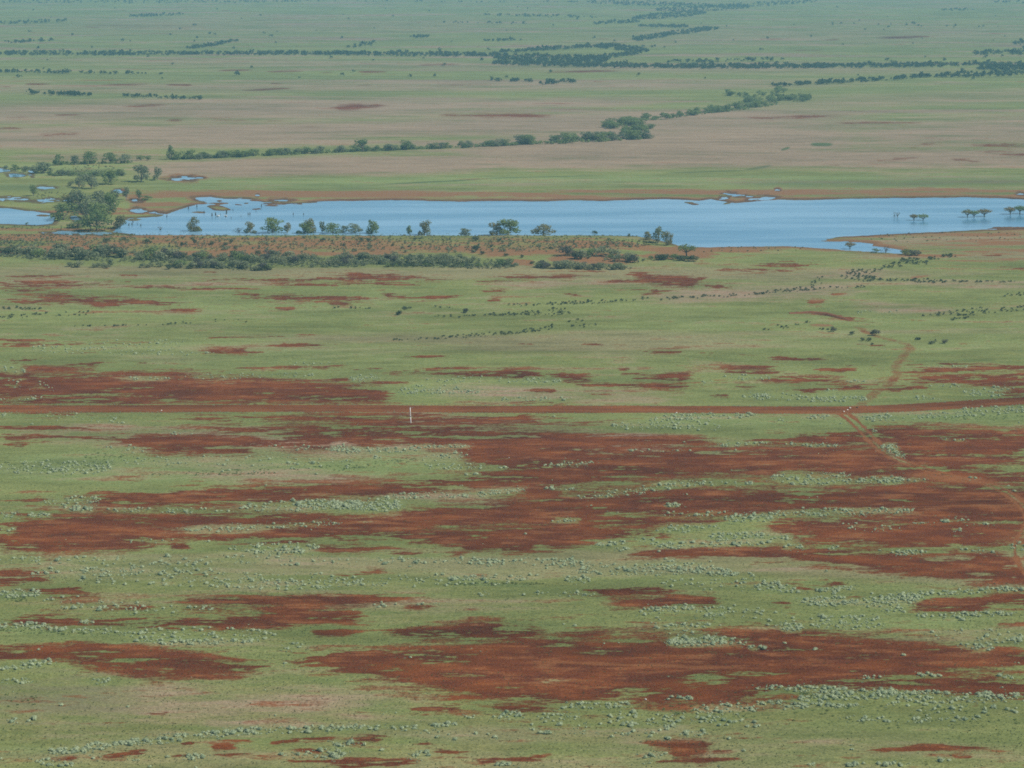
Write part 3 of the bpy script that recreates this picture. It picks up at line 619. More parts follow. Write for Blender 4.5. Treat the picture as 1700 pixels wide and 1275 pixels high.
# ------------------------------------------------------------------ vegetation prototypes
rng = np.random.default_rng(7)
def lobes_gum(r, wide=.75, low=.25, n=6):
    out = [(0, 0, .68, .26 * wide, .26 * wide, .24)]
    for i in range(n):
        a = 2 * math.pi * i / n + r.uniform(-.5, .5); d = r.uniform(.18, .36) * wide
        z = r.uniform(low + .14, .86)
        q = r.uniform(.12, .25)
        out.append((math.cos(a) * d, math.sin(a) * d, z, q * wide * 1.05, q * wide * 1.05, q * .95))
    out.append((r.uniform(-.1, .1), r.uniform(-.1, .1), .86, .16 * wide, .16 * wide, .14))
    return out
def lobes_umbrella(r):
    out = []
    for i in range(8):
        a = 2 * math.pi * i / 8 + r.uniform(-.3, .3); d = r.uniform(.25, .45)
        out.append((math.cos(a) * d, math.sin(a) * d, r.uniform(.58, .74), .30, .30, .17))
    out.append((0, 0, .80, .38, .38, .19))
    return out
def lobes_shrub(r):
    out = []
    for i in range(6):
        a = 2 * math.pi * i / 6 + r.uniform(-.5, .5); d = r.uniform(.15, .42)
        out.append((math.cos(a) * d, math.sin(a) * d, r.uniform(.30, .72), r.uniform(.2, .3), r.uniform(.2, .3), r.uniform(.2, .28)))
    out.append((0, 0, .55, .34, .34, .36))
    return out
def trunk_mesh(r, lobes, mat, name, th=.022, fork=.3, bushy=False):
    parts = []
    if bushy:
        for l in lobes[:5]:
            b = np.array([r.uniform(-.05, .05), r.uniform(-.05, .05), -.03])
            e = np.array(l[:3]); m_ = (b + e) / 2 + np.array([r.uniform(-.05, .05), r.uniform(-.05, .05), -.08])
            parts.append(tube([b, m_, e], [th, th * .7, th * .3], 5))
    else:
        k = np.array([r.uniform(-.04, .04), r.uniform(-.04, .04), fork])
        parts.append(tube([(0, 0, -.04), (k[0] * .6, k[1] * .3, fork * .5), k], [th * 1.35, th * 1.05, th * .9], 7))
        for l in lobes:
            e = np.array(l[:3]); m_ = k * .5 + e * .5 + np.array([r.uniform(-.04, .04), r.uniform(-.04, .04), -.05])
            parts.append(tube([k, m_, e], [th * .8, th * .5, th * .2], 5))
    V, Q = join(parts)
    return quads_to_mesh(name, V, Q, mat, True)

PROTO = {}
def proto(kind, mats, lobef, n, size, nvar, bark, fork=.3, bushy=False, th=.022, hollow=.5):
    """a few shape variants; each gives {material key: crown mesh} and a trunk mesh"""
    lst = []
    for i in range(nvar):
        lb = lobef(rng)
        V, Q = leaves(rng, lb, n, size, hollow)
        cr = {k: make_mesh('crown_mesh', V, Q, m) for k, m in mats.items()}
        lst.append((cr, trunk_mesh(rng, lb, bark, 'trunk_mesh', th, fork, bushy)))
    PROTO[kind] = lst
proto('gum', dict(green=M_GREEN, grey=M_GREY, olive=M_OLIVE), lambda r: lobes_gum(r, r.uniform(.75, 1.0), .0, 10), 900, .034, 8, M_BARK, .17)
proto('slim', dict(green=M_GREEN, grey=M_GREY, olive=M_OLIVE), lambda r: lobes_gum(r, .6, .0, 7), 520, .032, 4, M_BARK, .16)
proto('round', dict(green=M_GREEN, grey=M_GREY, olive=M_OLIVE), lambda r: lobes_gum(r, 1.05, .02, 8), 760, .036, 4, M_DARKBARK, .16)
proto('umbrella', dict(green=M_GREEN, rust=M_RUST, olive=M_OLIVE), lobes_umbrella, 560, .04, 3, M_DARKBARK, .32, th=.045, hollow=.35)
proto('shrub', dict(scrub=M_SCRUB, dark=M_DARKSCRUB, purple=M_PURPLE, green=M_GREEN), lobes_shrub, 300, .06, 6, M_DARKBARK, .2, True, .02)
proto('bare', dict(olive=M_PURPLE), lambda r: lobes_gum(r, .7, .2, 5), 70, .04, 2, M_DARKBARK, .25, th=.03)

def plant(name, kind, mat, px, py, hpx, wpx, label, cat, group=None, var=None, crown='crown', stem='trunk', parts=True):
    X, Y, Z = place(px, py); X, Y, Z = float(X[0]), float(Y[0]), float(Z[0])
    k = (float(py) + 110) / CAM_Z * 1.0
    hm = max(hpx / k, .5); wm = max(wpx / k, .5)
    lst = PROTO[kind]; cr, tr = lst[rng.integers(len(lst)) if var is None else var % len(lst)]
    d = np.empty(len(cr[mat].vertices) * 3, np.float32)
    key = ('ext', cr[mat].name)
    if key not in PROTO:
        cr[mat].vertices.foreach_get('co', d); d = d.reshape(-1, 3)
        PROTO[key] = (np.percentile(d[:, 0], 98) - np.percentile(d[:, 0], 2), np.percentile(d[:, 2], 99))
    ew, eh = PROTO[key]
    sx = wm / ew; sz = hm / eh
    rz = rng.uniform(0, 6.28)
    Z = max(Z, WATER_Z - .45)
    s = (sx, sx * rng.uniform(.85, 1.05), sz)
    if parts:
        e = bpy.data.objects.new(name, None); COL.objects.link(e); e.empty_display_size = .5
        e.location = (X, Y, Z - .05); e.rotation_euler = (0, 0, rz); e.scale = s
        for nm, me in ((crown, cr[mat]), (stem, tr)):
            o = bpy.data.objects.new(nm, me); COL.objects.link(o); o.parent = e
    else:
        e = link(name, cr[mat], (X, Y, Z - .05), rz, s)
    tag(e, label, cat, group)
    return e

# ------------------------------------------------------------------ lakeside and grove trees, one by one
GROVE = [ # px, py(base), height px, width px, kind, foliage, label
 (165,353,36,44,'gum','grey','largest green gum tree, middle of the flooded grove left of the lake'),
 (128,349,34,36,'gum','grey','grey-green gum leaning beside the largest tree of the flooded grove'),
 (105,365,28,38,'round','green','dense dark green tree at the left edge of the flooded grove'),
 (160,383,36,44,'round','green','rounded green tree standing in water at the front of the grove'),
 (182,356,36,26,'gum','green','green gum at the right shoulder of the largest grove tree'),
 (199,381,24,21,'gum','olive','olive tree standing in water just right of the flooded grove'),
 (168,366,30,34,'gum','green','leafy green tree between the rounded front tree and the largest grove tree'),
 (142,362,30,32,'round','grey','grey-green tree filling the middle of the flooded grove'),
 (118,345,22,24,'gum','olive','paler olive tree above the left edge of the flooded grove'),
 (190,340,24,18,'slim','grey','thin pale tree on the right rim of the flooded grove'),
 (128,378,13,34,'round','green','low dark green bush on the bank in front of the grove'),
 (152,313,24,28,'round','grey','round grey-green tree behind the largest tree of the grove'),
 (132,311,24,15,'slim','grey','slim grey tree left of the round tree behind the grove'),
 (183,306,25,24,'gum','green','dark green gum behind and right of the flooded grove'),
 (198,292,12,13,'round','green','small dark round tree above the grove, right of its dark gum'),
 (117,309,9,12,'round','grey','small grey bush left of the slim tree behind the grove'),
 (56,325,19,13,'slim','green','lone narrow green tree beside the pools left of the grove'),
 (210,331,21,11,'slim','grey','narrow grey tree between pools right of the grove'),
 (231,331,17,11,'slim','green','narrow dark tree right of the pools, beside a low bush'),
 (245,332,8,20,'round','green','low spreading dark bush on the green flat right of the pools'),
 (235,302,28,22,'gum','grey','tall grey-green gum near the small pool behind the lake'),
 (262,299,22,15,'slim','grey','upright grey-green tree at the left end of the small far pool'),
 (97,274,18,19,'gum','green','forked green tree at the left end of the row on the far bank'),
 (125,273,15,17,'gum','grey','grey tree second in the row on the far bank'),
 (150,272,20,27,'round','green','broad domed green tree in the row on the far bank'),
 (184,271,18,23,'round','green','bushy green tree right of the broad domed one'),
 (207,271,15,25,'round','grey','wide grey-green tree at the right end of the far bank row'),
 (233,266,9,13,'round','green','small dark tree in the gap right of the far bank row'),
 (246,266,8,10,'round','green','smallest dark tree just before the tall pointed creek tree'),
 (73,287,18,28,'round','grey','wide grey-green tree at the right end of the left pools'),
 (57,288,14,16,'round','grey','bushy tree growing over the left pools beside the wide one'),
 (10,283,9,13,'round','grey','grey bush at the left frame edge above the pools'),
 (26,284,11,15,'round','green','dark bush behind the left pool, second from the frame edge'),
 (42,286,11,15,'round','grey','grey bush behind the left pool, third from the frame edge'),
 (283,265,24,12,'slim','green','tall pointed tree at the left end of the creek line'),
 (294,265,14,22,'round','green','broad dark tree attached to the pointed creek tree'),
 (315,264,15,19,'gum','green','dark gum second in the creek line from its pointed tree'),
 (331,264,9,14,'round','grey','low grey tree after the dark creek gum'),
 (603,251,20,25,'gum','green','tallest dark tree in the middle of the long creek line'),
 (626,251,10,15,'round','green','small bush right of the tallest creek line tree'),
 (677,248,15,25,'round','green','dark domed tree standing alone in a gap of the creek line'),
 (322,385,25,21,'gum','olive','olive-grey tree standing in water above its reflection'),
 (416,388,20,20,'gum','olive','yellow-olive tree on the ridge left of the dense green one'),
 (453,388,27,30,'round','green','dense dark green lopsided tree on the lake edge'),
 (477,388,19,14,'slim','olive','thin olive tree just right of the dense green one'),
 (506,389,21,24,'gum','green','dark bushy tree at the left end of the lakeside thicket'),
 (516,388,25,20,'gum','olive','taller olive tree rising from the left of the lakeside thicket'),
 (535,388,21,10,'slim','grey','narrow grey tree in the lakeside thicket'),
 (553,389,18,30,'round','green','wide green tree in the middle of the lakeside thicket'),
 (571,388,14,12,'round','grey','small grey tree near the right of the lakeside thicket'),
 (590,389,18,24,'round','grey','rounded grey-green tree at the right end of the lakeside thicket'),
 (618,389,23,20,'gum','green','single upright green tree right of the lakeside thicket'),
 (679,391,17,10,'slim','green','small pointed tree on the ridge left of the pale forked one'),
 (705,391,26,19,'gum','olive','pale forked tree with a visible trunk on the ridge'),
 (772,392,13,18,'round','grey','small domed grey tree on the ridge before the twin tree'),
 (825,391,22,22,'gum','olive','left leaning half of the twin tree on the ridge'),
 (845,391,27,30,'gum','green','right, taller half of the twin tree on the ridge'),
 (901,392,20,35,'round','olive','broad grey-olive domed tree on the ridge right of the twin tree'),
 (1075,398,14,12,'gum','olive','small pale tree at the water left of the tall pair'),
 (1093,404,28,18,'slim','grey','taller grey tree of the pair at the end of the ridge'),
 (1109,407,24,17,'gum','olive','paler open tree of the pair at the end of the ridge'),
 (1140,426,21,28,'umbrella','green','spreading dark green tree on the orange sand spit'),
 (1485,362,11,5,'bare','olive','bare thin sapling standing far out in the lake'),
 (1490,362,10,7,'bare','olive','bare orange twiggy sapling standing in the lake'),
 (1517,367,12,12,'umbrella','rust','rusty tree of the pair standing in the lake'),
 (1532,367,12,17,'umbrella','green','green flat-topped tree of the pair standing in the lake'),
 (1606,362,15,20,'umbrella','olive','olive flat-topped tree, left of the trio in the lake'),
 (1617,362,13,13,'umbrella','green','small green tree in the middle of the lake trio'),
 (1634,361,15,20,'umbrella','rust','rusty flat-topped tree, right of the trio in the lake'),
 (1677,357,14,18,'umbrella','rust','rusty tree standing in the lake near the right frame edge'),
 (1693,356,15,18,'umbrella','green','green tree overlapping a rusty one at the right frame edge'),
 (1706,357,13,16,'umbrella','olive','olive tree in the lake cut off by the right frame edge'),
 (1411,415,14,18,'umbrella','rust','small brown umbrella tree standing in the inlet with its reflection'),
 (1454,420,8,13,'round','green','low dark bush at the water edge of the inlet'),
 (1470,420,12,20,'bare','olive','brown leafless shrub leaning over the inlet water'),
 (1503,423,10,18,'round','green','dark green bush at the right end of the inlet'),
 (1519,424,9,20,'shrub','purple','brown twiggy bush right of the dark one at the inlet end'),
 (44,373,4,5,'round','green','tiny dark bush on the bank left of the grove'),
 (397,386,8,12,'bare','olive','bare twiggy shrub in the water left of the yellow-olive tree'),
 (266,383,7,7,'bare','olive','bare twiggy shrub in the water left of the olive-grey tree'),
]
for px, py, h_, w_, kd, ml, lb in GROVE:
    low = h_ < 10 or kd == 'shrub' or 'bush' in lb or 'shrub' in lb
    plant('shrub' if low else ('sapling' if 'sapling' in lb else 'tree'), kd, ml, px, py, h_, w_, lb, 'shrub' if low else 'tree')

# ------------------------------------------------------------------ creek lines, scrub ridge and the dotted shrubs of the plain
def along(x0, y0, x1, y1, h, n, r=rng):
    t = r.random(n) * 2 - 1
    w = np.sqrt(np.clip(1 - np.abs(t) ** 3, 0, 1))
    x = (x0 + x1) / 2 + (x1 - x0) / 2 * t
    y = (y0 + y1) / 2 + (y1 - y0) / 2 * t + h * w * (r.random(n) * 2 - 1)
    return x, y

CREEK = [ # x0,y0,x1,y1,half thickness,count,height range,label,foliages
 (336,263,590,252,1.2,38,(7,12),'small dark tree in the creek line left of its tallest tree',('green','grey')),
 (640,250,860,241,1.2,26,(6,12),'small dark tree in the creek line right of the domed one',('green','grey')),
 (855,240,1075,230,2.2,34,(9,16),'dark tree in the thick end of the creek line',('green','green','grey')),
 (998,212,1062,205,4.0,16,(9,13),'dark tree in the clump above the thick end of the creek line',('green',)),
 (1045,203,1275,175,2.4,46,(7,11),'dark tree in the narrow belt climbing right from the creek clump',('green',)),
 (1225,170,1342,166,4.5,24,(7,11),'dark tree in the loose clump at the top of the belt',('green',)),
  (1030,223,1083,213,5,16,(8,12),'dark tree on the bend joining the creek line to the belt above',('green',)),
 (1205,158,1315,152,6.0,14,(6,9),'small scattered tree above the loose clump',('green',)),
 (78,291,205,292,1.3,16,(6,9),'low dark bush in the hedge along the far bank of the pools',('green','grey')),
]
for x0, y0, x1, y1, h, n, hr, lb, fol in CREEK:
    xs, ys = along(x0, y0, x1, y1, h, n)
    for x, y in zip(xs, ys):
        hp = rng.uniform(*hr); low = 'bush' in lb
        plant('shrub' if low else 'tree', 'round', fol[rng.integers(len(fol))], x, y, hp, hp * rng.uniform(1.0, 1.7), lb, 'shrub' if low else 'tree', lb.replace('dark tree', 'dark trees').replace('small', 'small').replace('low dark bush', 'low bushes'))

SCRUB = [
 (-20,420,310,430,6,44,(9,18),'grey-green bush in the scrub belt under the left half of the ridge','scrub'),
 (105,442,320,446,2.5,14,(7,11),'low grey bush on the grass in front of the scrub belt','scrub'),
 (285,441,445,449,3.5,26,(8,14),'dense bush where the scrub belt bulges onto the grass','scrub'),
 (310,428,600,438,6,48,(8,14),'grey-green bush in the middle of the scrub belt','scrub'),
 (560,431,850,441,6,50,(8,14),'grey-green bush in the scrub belt below the forked tree','scrub'),
 (640,443,850,443.5,.8,18,(5,8),'low dark bush along the front edge of the scrub belt','dark'),
 (885,444,1050,447,2.5,24,(8,13),'grey bush in the clump right of the bare red bank','scrub'),
 (940,425,1075,434,5,12,(9,17),'taller bush on the red slope at the right end of the scrub','scrub'),
 (1076,430,1152,434,1.8,12,(6,11),'dark bush beside the spreading tree on the sand spit','dark'),
]
n_sh = 0
for x0, y0, x1, y1, h, n, hr, lb, ml in SCRUB:
    xs, ys = along(x0, y0, x1, y1, h, n)
    for x, y in zip(xs, ys):
        hp = rng.uniform(*hr)
        m_ = ml if rng.random() < .66 else (('dark', 'purple', 'green')[rng.integers(3)] if ml == 'scrub' else 'green')
        plant('shrub', 'shrub', m_, x, y, hp, hp * rng.uniform(1.05, 1.6), lb, 'shrub', lb.replace(' bush ', ' bushes ', 1), crown='foliage', stem='stem'); n_sh += 1
RIDGE = [(245,404,7,11),(323,406,10,7),(351,406,5,10),(375,407,5,9),(384,404,7,6),(302,410,9,6),(391,413,6,6),(429,424,9,12),(452,421,6,7),(536,401,6,8),(600,401,8,10),(612,401,7,10),(571,408,4,7),(616,411,5,5),(652,408,4,5),
 (689,399,5,7),(790,400,8,11),(829,401,5,8),(816,410,4,6),(840,425,5,9),(867,428,6,6),(914,413,4,8),(801,422,6,9),(883,438,5,9),(955,430,14,12),(790,416,10,13),(988,388.5,6,9),(1044,394,6,6),(205,398,5,8),(177,402,7,11)]
for x, y, a, b_ in RIDGE:
    plant('shrub', 'shrub', 'dark', x, y, a, b_, 'small dark isolated shrub on the orange ridge beside the lake', 'shrub', 'dark shrubs dotted over the orange ridge', crown='foliage', stem='stem')

DOTS = conv(dict(
 B2=[(400,408,980,368,9,70),(900,365,1250,340,8,26),(270,410,400,410,4,8),(460,302,900,290,8,26),(740,290,900,290,8,12),(900,283,1120,285,14,42),(1020,265,1110,268,6,7),(830,248,1010,243,6,14),(1010,242,1340,228,9,50),(1340,225,1700,210,8,22),
  (480,260,560,258,6,5),(90,262,210,260,3,6),(1110,325,1200,318,6,6),(310,290,332,292,8,4),(335,262,400,255,4,5),(620,283,640,278,5,3),(1020,350,1060,340,5,5)],
 B1=[(0,262,200,262,6,26),(0,305,180,290,12,22),(180,292,440,285,12,18),(330,347,700,340,4,14),(700,337,940,332,4,9),(990,320,1290,318,8,5),(1560,260,1700,262,4,6)],
 B3=[(40,215,240,205,6,18),(240,205,480,193,8,20),(480,187,760,165,8,50),(700,150,760,120,20,11),(760,163,950,160,5,12),(840,105,1000,120,22,66),(860,95,1060,75,12,34),(1000,125,1170,130,6,26),(1170,130,1330,138,10,40),
  (1330,135,1700,137,4,30),(1040,65,1150,50,12,26),(1120,35,1250,48,14,50),(1250,30,1380,15,9,26),(1220,295,1280,293,3,5),(1280,290,1760,258,16,75),(1340,318,1440,305,6,14),(1600,205,1740,190,10,14),(530,350,590,352,8,9),
  (470,363,500,363,3,4),(620,338,640,338,2,3),(670,328,700,328,3,4),(735,358,780,362,4,8),(1190,402,1210,408,4,3),(1250,425,1290,415,8,6)]))
TITLES = {'B1': 'short dark shrub dotted over the green plain at the left edge', 'B2': 'short dark shrub in the dotted rows across the mid plain', 'B3': 'short dark shrub in the dotted drainage lines at the right'}
BIG = [(1383,551,9,11,'purple','rounded grey-purple bush, left of the cluster beyond the winding track'),(1414,556,7,8,'dark','small dark bush between the grey-purple bush and the biggest one'),(1453,557,11,14,'purple','biggest grey-purple bush with dark shade beyond the winding track'),
 (1432,566,6,7,'dark','dark bush lowest on the left of the biggest grey-purple bush'),(1443,566,6,9,'dark','dark bush tucked against the biggest grey-purple bush'),(1448,572,3,5,'dark','tiny dark bush in front of the biggest grey-purple bush'),
 (1524,564,5,9,'dark','small dark bush pair partner left of the grey one, far right'),(1547,571,6,9,'scrub','pale grey-green bush beside the last dark one'),(1568,570,7,11,'purple','grey-purple bush at the right end of the short bush row'),
 (662,523,8,9,'dark','taller dark shrub alone on the green mid plain'),(674,514,5,7,'dark','dark shrub just behind the taller lone one'),(773,519,8,8,'purple','grey shrub standing out above the dotted row')]
for x, y, a, b_, ml, lb in BIG:
    plant('shrub', 'shrub', ml, x, y, a, b_, lb, 'shrub', crown='foliage', stem='stem')
pts = []
for x0, y0, x1, y1, h, n in DOTS:
    xs, ys = along(x0, y0, x1, y1, h, n)
    for x, y in zip(xs, ys): pts.append((x, y, rng.uniform(2.0, 4.3) * (1.25 if y < 432 else 1)))

def dome(r, lobes, n=9, m=14):
    V = []; Q = []
    for i in range(n):
        e = math.pi / 2 * i / (n - 1)
        for j in range(m):
            a = 2 * math.pi * j / m
            d = np.array([math.cos(e) * math.cos(a), math.cos(e) * math.sin(a), math.sin(e)])
            best = .2
            for l in lobes:                       # distance to the hull of the lobes in this direction
                c = np.array([l[0], l[1], max(l[2] - .12, 0)]); q = np.array(l[3:]); b = (d / q) @ (c / q); aa = (d / q) @ (d / q); cc = (c / q) @ (c / q) - 1
                D = b * b - aa * cc
                if D > 0: best = max(best, (b + math.sqrt(D)) / aa)
            V.append(d * best * .92 * (1 + r.uniform(-.07, .07)))
    for i in range(n - 1):
        for j in range(m): Q.append((i * m + j, i * m + (j + 1) % m, (i + 1) * m + (j + 1) % m, (i + 1) * m + j))
    return np.array(V), np.array(Q)

def scatter_mesh(name, mat_list, px, py, size_m, hgt, nleaf, leaf, lobef, label, kind_cat, core=False):
    """one object holding a mass of plants, each its own clump of leaves"""
    X, Y, Z = place(px, py); r = np.random.default_rng(len(px))
    vars_ = []
    for _ in range(8):
        lb = lobef(r)
        vars_.append(join([leaves(r, lb, nleaf, leaf, .82, .32), dome(r, lb, 6, 9)]) if core else leaves(r, lb, nleaf, leaf, .5))
    VV = []; QQ = []; o = 0
    for i in range(len(X)):
        v, q = vars_[i % 8]
        a = r.uniform(0, 6.28); c, s_ = math.cos(a), math.sin(a)
        w = v * np.array([size_m[i], size_m[i] * r.uniform(.65, 1), hgt[i]])
        w = np.stack([w[:, 0] * c - w[:, 1] * s_ + X[i], w[:, 0] * s_ + w[:, 1] * c + Y[i], w[:, 2] + Z[i] - .03], 1)
        VV.append(w); QQ.append(q + o); o += len(v)
    me = make_mesh(name, np.concatenate(VV), np.concatenate(QQ), mat_list)
    ob = link(name, me); tag(ob, label, kind_cat, kind='stuff')
    return ob

pts.sort(key=lambda p: -p[2])
KEEP = max(0, 300 - n_sh - len(RIDGE) - len(BIG) - 14)
for x, y, hp in pts[:KEEP]:
    key = 'B1' if x < 500 else ('B2' if x < 1120 else 'B3')
    plant('shrub', 'shrub', 'dark', x, y, hp, hp * rng.uniform(1.1, 1.8), TITLES[key], 'shrub', 'dark shrubs dotted over the mid plain', parts=False)
rest = np.array(pts[KEEP:])
sm = rest[:, 2] / px_per_m(rest[:, 1])
scatter_mesh('shrubs', M_DARKSCRUB, rest[:, 0], rest[:, 1], sm * 1.3, sm, 60, .13, lobes_shrub, 'small dark shrubs strung in dotted lines over the mid plain', 'shrubs')

# ------------------------------------------------------------------ far tree lines (one mass)
FAR = conv(dict(A3=[(620,402,1260,362,7,70),(520,405,600,405,5,8),(1280,362,1760,345,10,62),(1520,322,1760,318,16,48),(560,470,700,460,8,10),(1460,255,1640,245,8,22),(1640,250,1760,235,18,30),(1650,205,1760,200,10,16),(1310,48,1480,48,5,12),(1560,10,1760,15,5,16)],
 P=[(-20,90,330,90,3.2,150),(300,90,600,90,2.4,130),(550,90,840,93,3.0,150),(820,97,1010,101,6,190),(820,106,1110,112,3.5,180),(830,87,1005,77,2.5,95),(990,77,1075,86,4,90),(950,101,1065,89,3,60),
  (1100,112,1380,112,3,170),(1340,112,1650,108,3,150),(1620,114,1760,108,6,70),(1050,67,1112,58,3.5,60),(1100,58,1192,48,3.5,75),(985,40,1062,36,2.5,45),(1050,31,1172,22,4.5,150),(1060,44,1142,45,2,50),
  (975,4,1182,10,3.5,140),(1090,17,1245,12,5,140),(1180,12,1355,3,3.5,90),(800,25,1000,30,1.5,34),(-20,4,500,3,2.5,110),(-20,40,110,35,2.5,44),(210,28,305,24,2,36),(10,72,90,67,1.5,18),(310,82,396,68,2.5,44),(735,38,880,40,1,10),
  (575,80,622,72,2,14),(680,62,712,62,1.5,12),(800,68,872,67,1.5,13),(-10,120,110,122,1,26),(110,122,270,124,.8,12),(45,156,152,159,1.6,24),(205,161,336,166,1.2,14),(815,134,832,136,1,4),(848,136,860,135,1,4),(872,136,884,136,1,3),
  (895,140,915,138,2.5,5),(918,140,938,136,2,6),(945,137,958,137,1,4),(1100,104,1300,100,2.5,30),(950,78,1100,78,2,10),(1300,42,1700,45,3,10),(500,2,980,4,1,26)]))
fx = []; fy = []
for x0, y0, x1, y1, h, n in FAR:
    a, b_ = along(x0, y0, x1, y1, h, int(n * 1.9)); fx += list(a); fy += list(b_)
fx += list(rng.uniform(-20, 1720, 130)); fy += list(12 + 120 * rng.random(130))
fx = np.array(fx); fy = np.array(fy)
fs = rng.uniform(2.2, 4.8, len(fx)); fs = np.where(rng.random(len(fx)) < .12, fs * 1.35, fs)
scatter_mesh('treeline', M_FAR, fx, fy, fs * 1.25, fs, 46, .12, lobes_shrub, 'dark hazy belts of far trees crossing the top of the plain', 'trees')

# ------------------------------------------------------------------ pale saltbushes of the near plain
sx = []; sy = []
for x0, y0, x1, y1, h, n in SALT:
    a, b_ = along(x0, y0, x1, y1, h, int(n * 1.55)); sx += list(a); sy += list(b_)
extra = 130
sx += list(rng.uniform(-30, 1730, extra)); sy += list(rng.uniform(690, 1290, extra))
sx = np.array(sx); sy = np.array(sy)
sd = (.32 + .84 * rng.random(len(sx)) ** 1.5) * np.where(rng.random(len(sx)) < .10, 1.35, 1)     # diameter in metres
spx = sd * px_per_m(sy)
def lobes_salt(r):
    out = []
    for i in range(5):
        a = 2 * math.pi * i / 5 + r.uniform(-.6, .6); d = r.uniform(.16, .30)
        out.append((math.cos(a) * d, math.sin(a) * d, r.uniform(.30, .52), r.uniform(.2, .3), r.uniform(.2, .3), r.uniform(.26, .4)))
    out.append((0, 0, .5, .34, .34, .44))
    return out
order = np.argsort(-spx)
vis = [i for i in order if -4 < sx[i] < 1704 and sy[i] < 1279]
ind = vis[:298]; inds = set(ind)
salt_var = []
for i in range(8):
    lb = lobes_salt(rng); V, Q = join([leaves(rng, lb, 120, .085, .82, .32), dome(rng, lb)])
    V[:, 2] = np.maximum(V[:, 2], -.02)
    salt_var.append((make_mesh('saltbush_foliage', V, Q, M_SALT), trunk_mesh(rng, lb, M_DARKBARK, 'saltbush_stem', .02, .2, True)))
def salt_zone(x, y):
    if y > 1215:
        return 'low pale saltbush along the bottom edge of the picture, ' + ('left third' if x < 567 else 'middle third' if x < 1134 else 'right third')
    if y > 1125:
        return 'pale saltbush on the green grass below the largest red patch' if x > 600 else 'pale saltbush on the smooth grass at lower left'
    if y > 1000:
        return 'pale saltbush on grass above the right arm of the largest red patch' if x > 900 else 'pale saltbush in the lower left drifts between narrow red patches'
    if y > 900:
        return ('pale saltbush on the grass right of centre, above the largest red patch' if x > 900 else 'pale saltbush on the grass left of centre, above the narrow red patches')
    return 'pale saltbush larger than its neighbours in the upper drifts near the road'
Xs, Ys_, Zs = place(sx, sy)
for i in ind:
    me, st_ = salt_var[int(rng.integers(8))]
    e = bpy.data.objects.new('saltbush', None); COL.objects.link(e)
    e.location = (Xs[i], Ys_[i], Zs[i] - .03); e.rotation_euler = (0, 0, rng.uniform(0, 6.28)); e.scale = (sd[i], sd[i] * rng.uniform(.7, 1), sd[i] * rng.uniform(.42, .68))
    for nm, d in (('foliage', me), ('stem', st_)):
        o = bpy.data.objects.new(nm, d); COL.objects.link(o); o.parent = e
    z = salt_zone(sx[i], sy[i]); tag(e, z, 'saltbush', z.replace('saltbush', 'saltbushes'))
rem = np.array([i for i in range(len(sx)) if i not in inds])
scatter_mesh('saltbushes', M_SALT, sx[rem], sy[rem], sd[rem], sd[rem] * rng.uniform(.42, .68, len(rem)), 44, .13, lobes_salt, 'drifts of pale grey-green saltbush over the near and middle plain', 'saltbush', True)

# low scrub filling the belts
cx, cy = [], []
for x0, y0, x1, y1, h, n in [(280,265,600,251,1.1,170),(590,251,860,241,1.1,150),(850,240,1078,230,2.2,170),(1000,212,1060,205,4,50),(1035,223,1083,212,5,50),(1045,203,1290,174,2.2,170),(1220,170,1345,165,4,70),(80,291,205,291,2,60),(80,273,215,271,1.2,40)]:
    a, b_ = along(x0, y0, x1, y1, h, n); cx += list(a); cy += list(b_)
cx = np.array(cx); cy = np.array(cy); cs = rng.uniform(.9, 2.4, len(cx))
scatter_mesh('creek_scrub', M_GREEN, cx, cy, cs * 1.5, cs, 50, .13, lobes_shrub, 'low continuous green scrub between the trees of the creek line', 'scrub')
bx_, by_ = [], []
for x0, y0, x1, y1, h, n in [(-20,420,320,431,9,480),(290,440,450,448,4,110),(310,428,610,439,9,480),(560,430,860,441,9,480),(885,443,1050,446,3,70),(940,424,1080,434,5,50),(-20,404,1060,410,12,520)]:
    a, b_ = along(x0, y0, x1, y1, h, n); bx_ += list(a); by_ += list(b_)
bx_ = np.array(bx_); by_ = np.array(by_); bs_ = rng.uniform(.4, 1.6, len(bx_))
scatter_mesh('low_scrub', M_SCRUB, bx_, by_, bs_ * 1.4, bs_, 44, .14, lobes_shrub, 'low grey-green scrub filling the belt below the ridge', 'scrub')

# low tussocks on the ridge and green herbs of the hollows
tx, ty = [], []
for x0, y0, x1, y1, h, n in [(-20,398,1090,404,14,2300),(-20,378,190,380,4,120),(-20,390,1060,392,2.5,500),(100,283,190,280,7,120),(60,325,120,326,6,60),(1150,416,1340,413,5,40),(1440,395,1720,392,8,80)]:
    a, b_ = along(x0, y0, x1, y1, h, n); tx += list(a); ty += list(b_)
tx = np.array(tx); ty = np.array(ty); ts = rng.uniform(.35, 1.2, len(tx))
scatter_mesh('tussock_grass', M_SPIN, tx, ty, ts, ts * .6, 36, .16, lobes_salt, 'low yellowish tussocks scattered over the orange ridge and banks', 'grass')
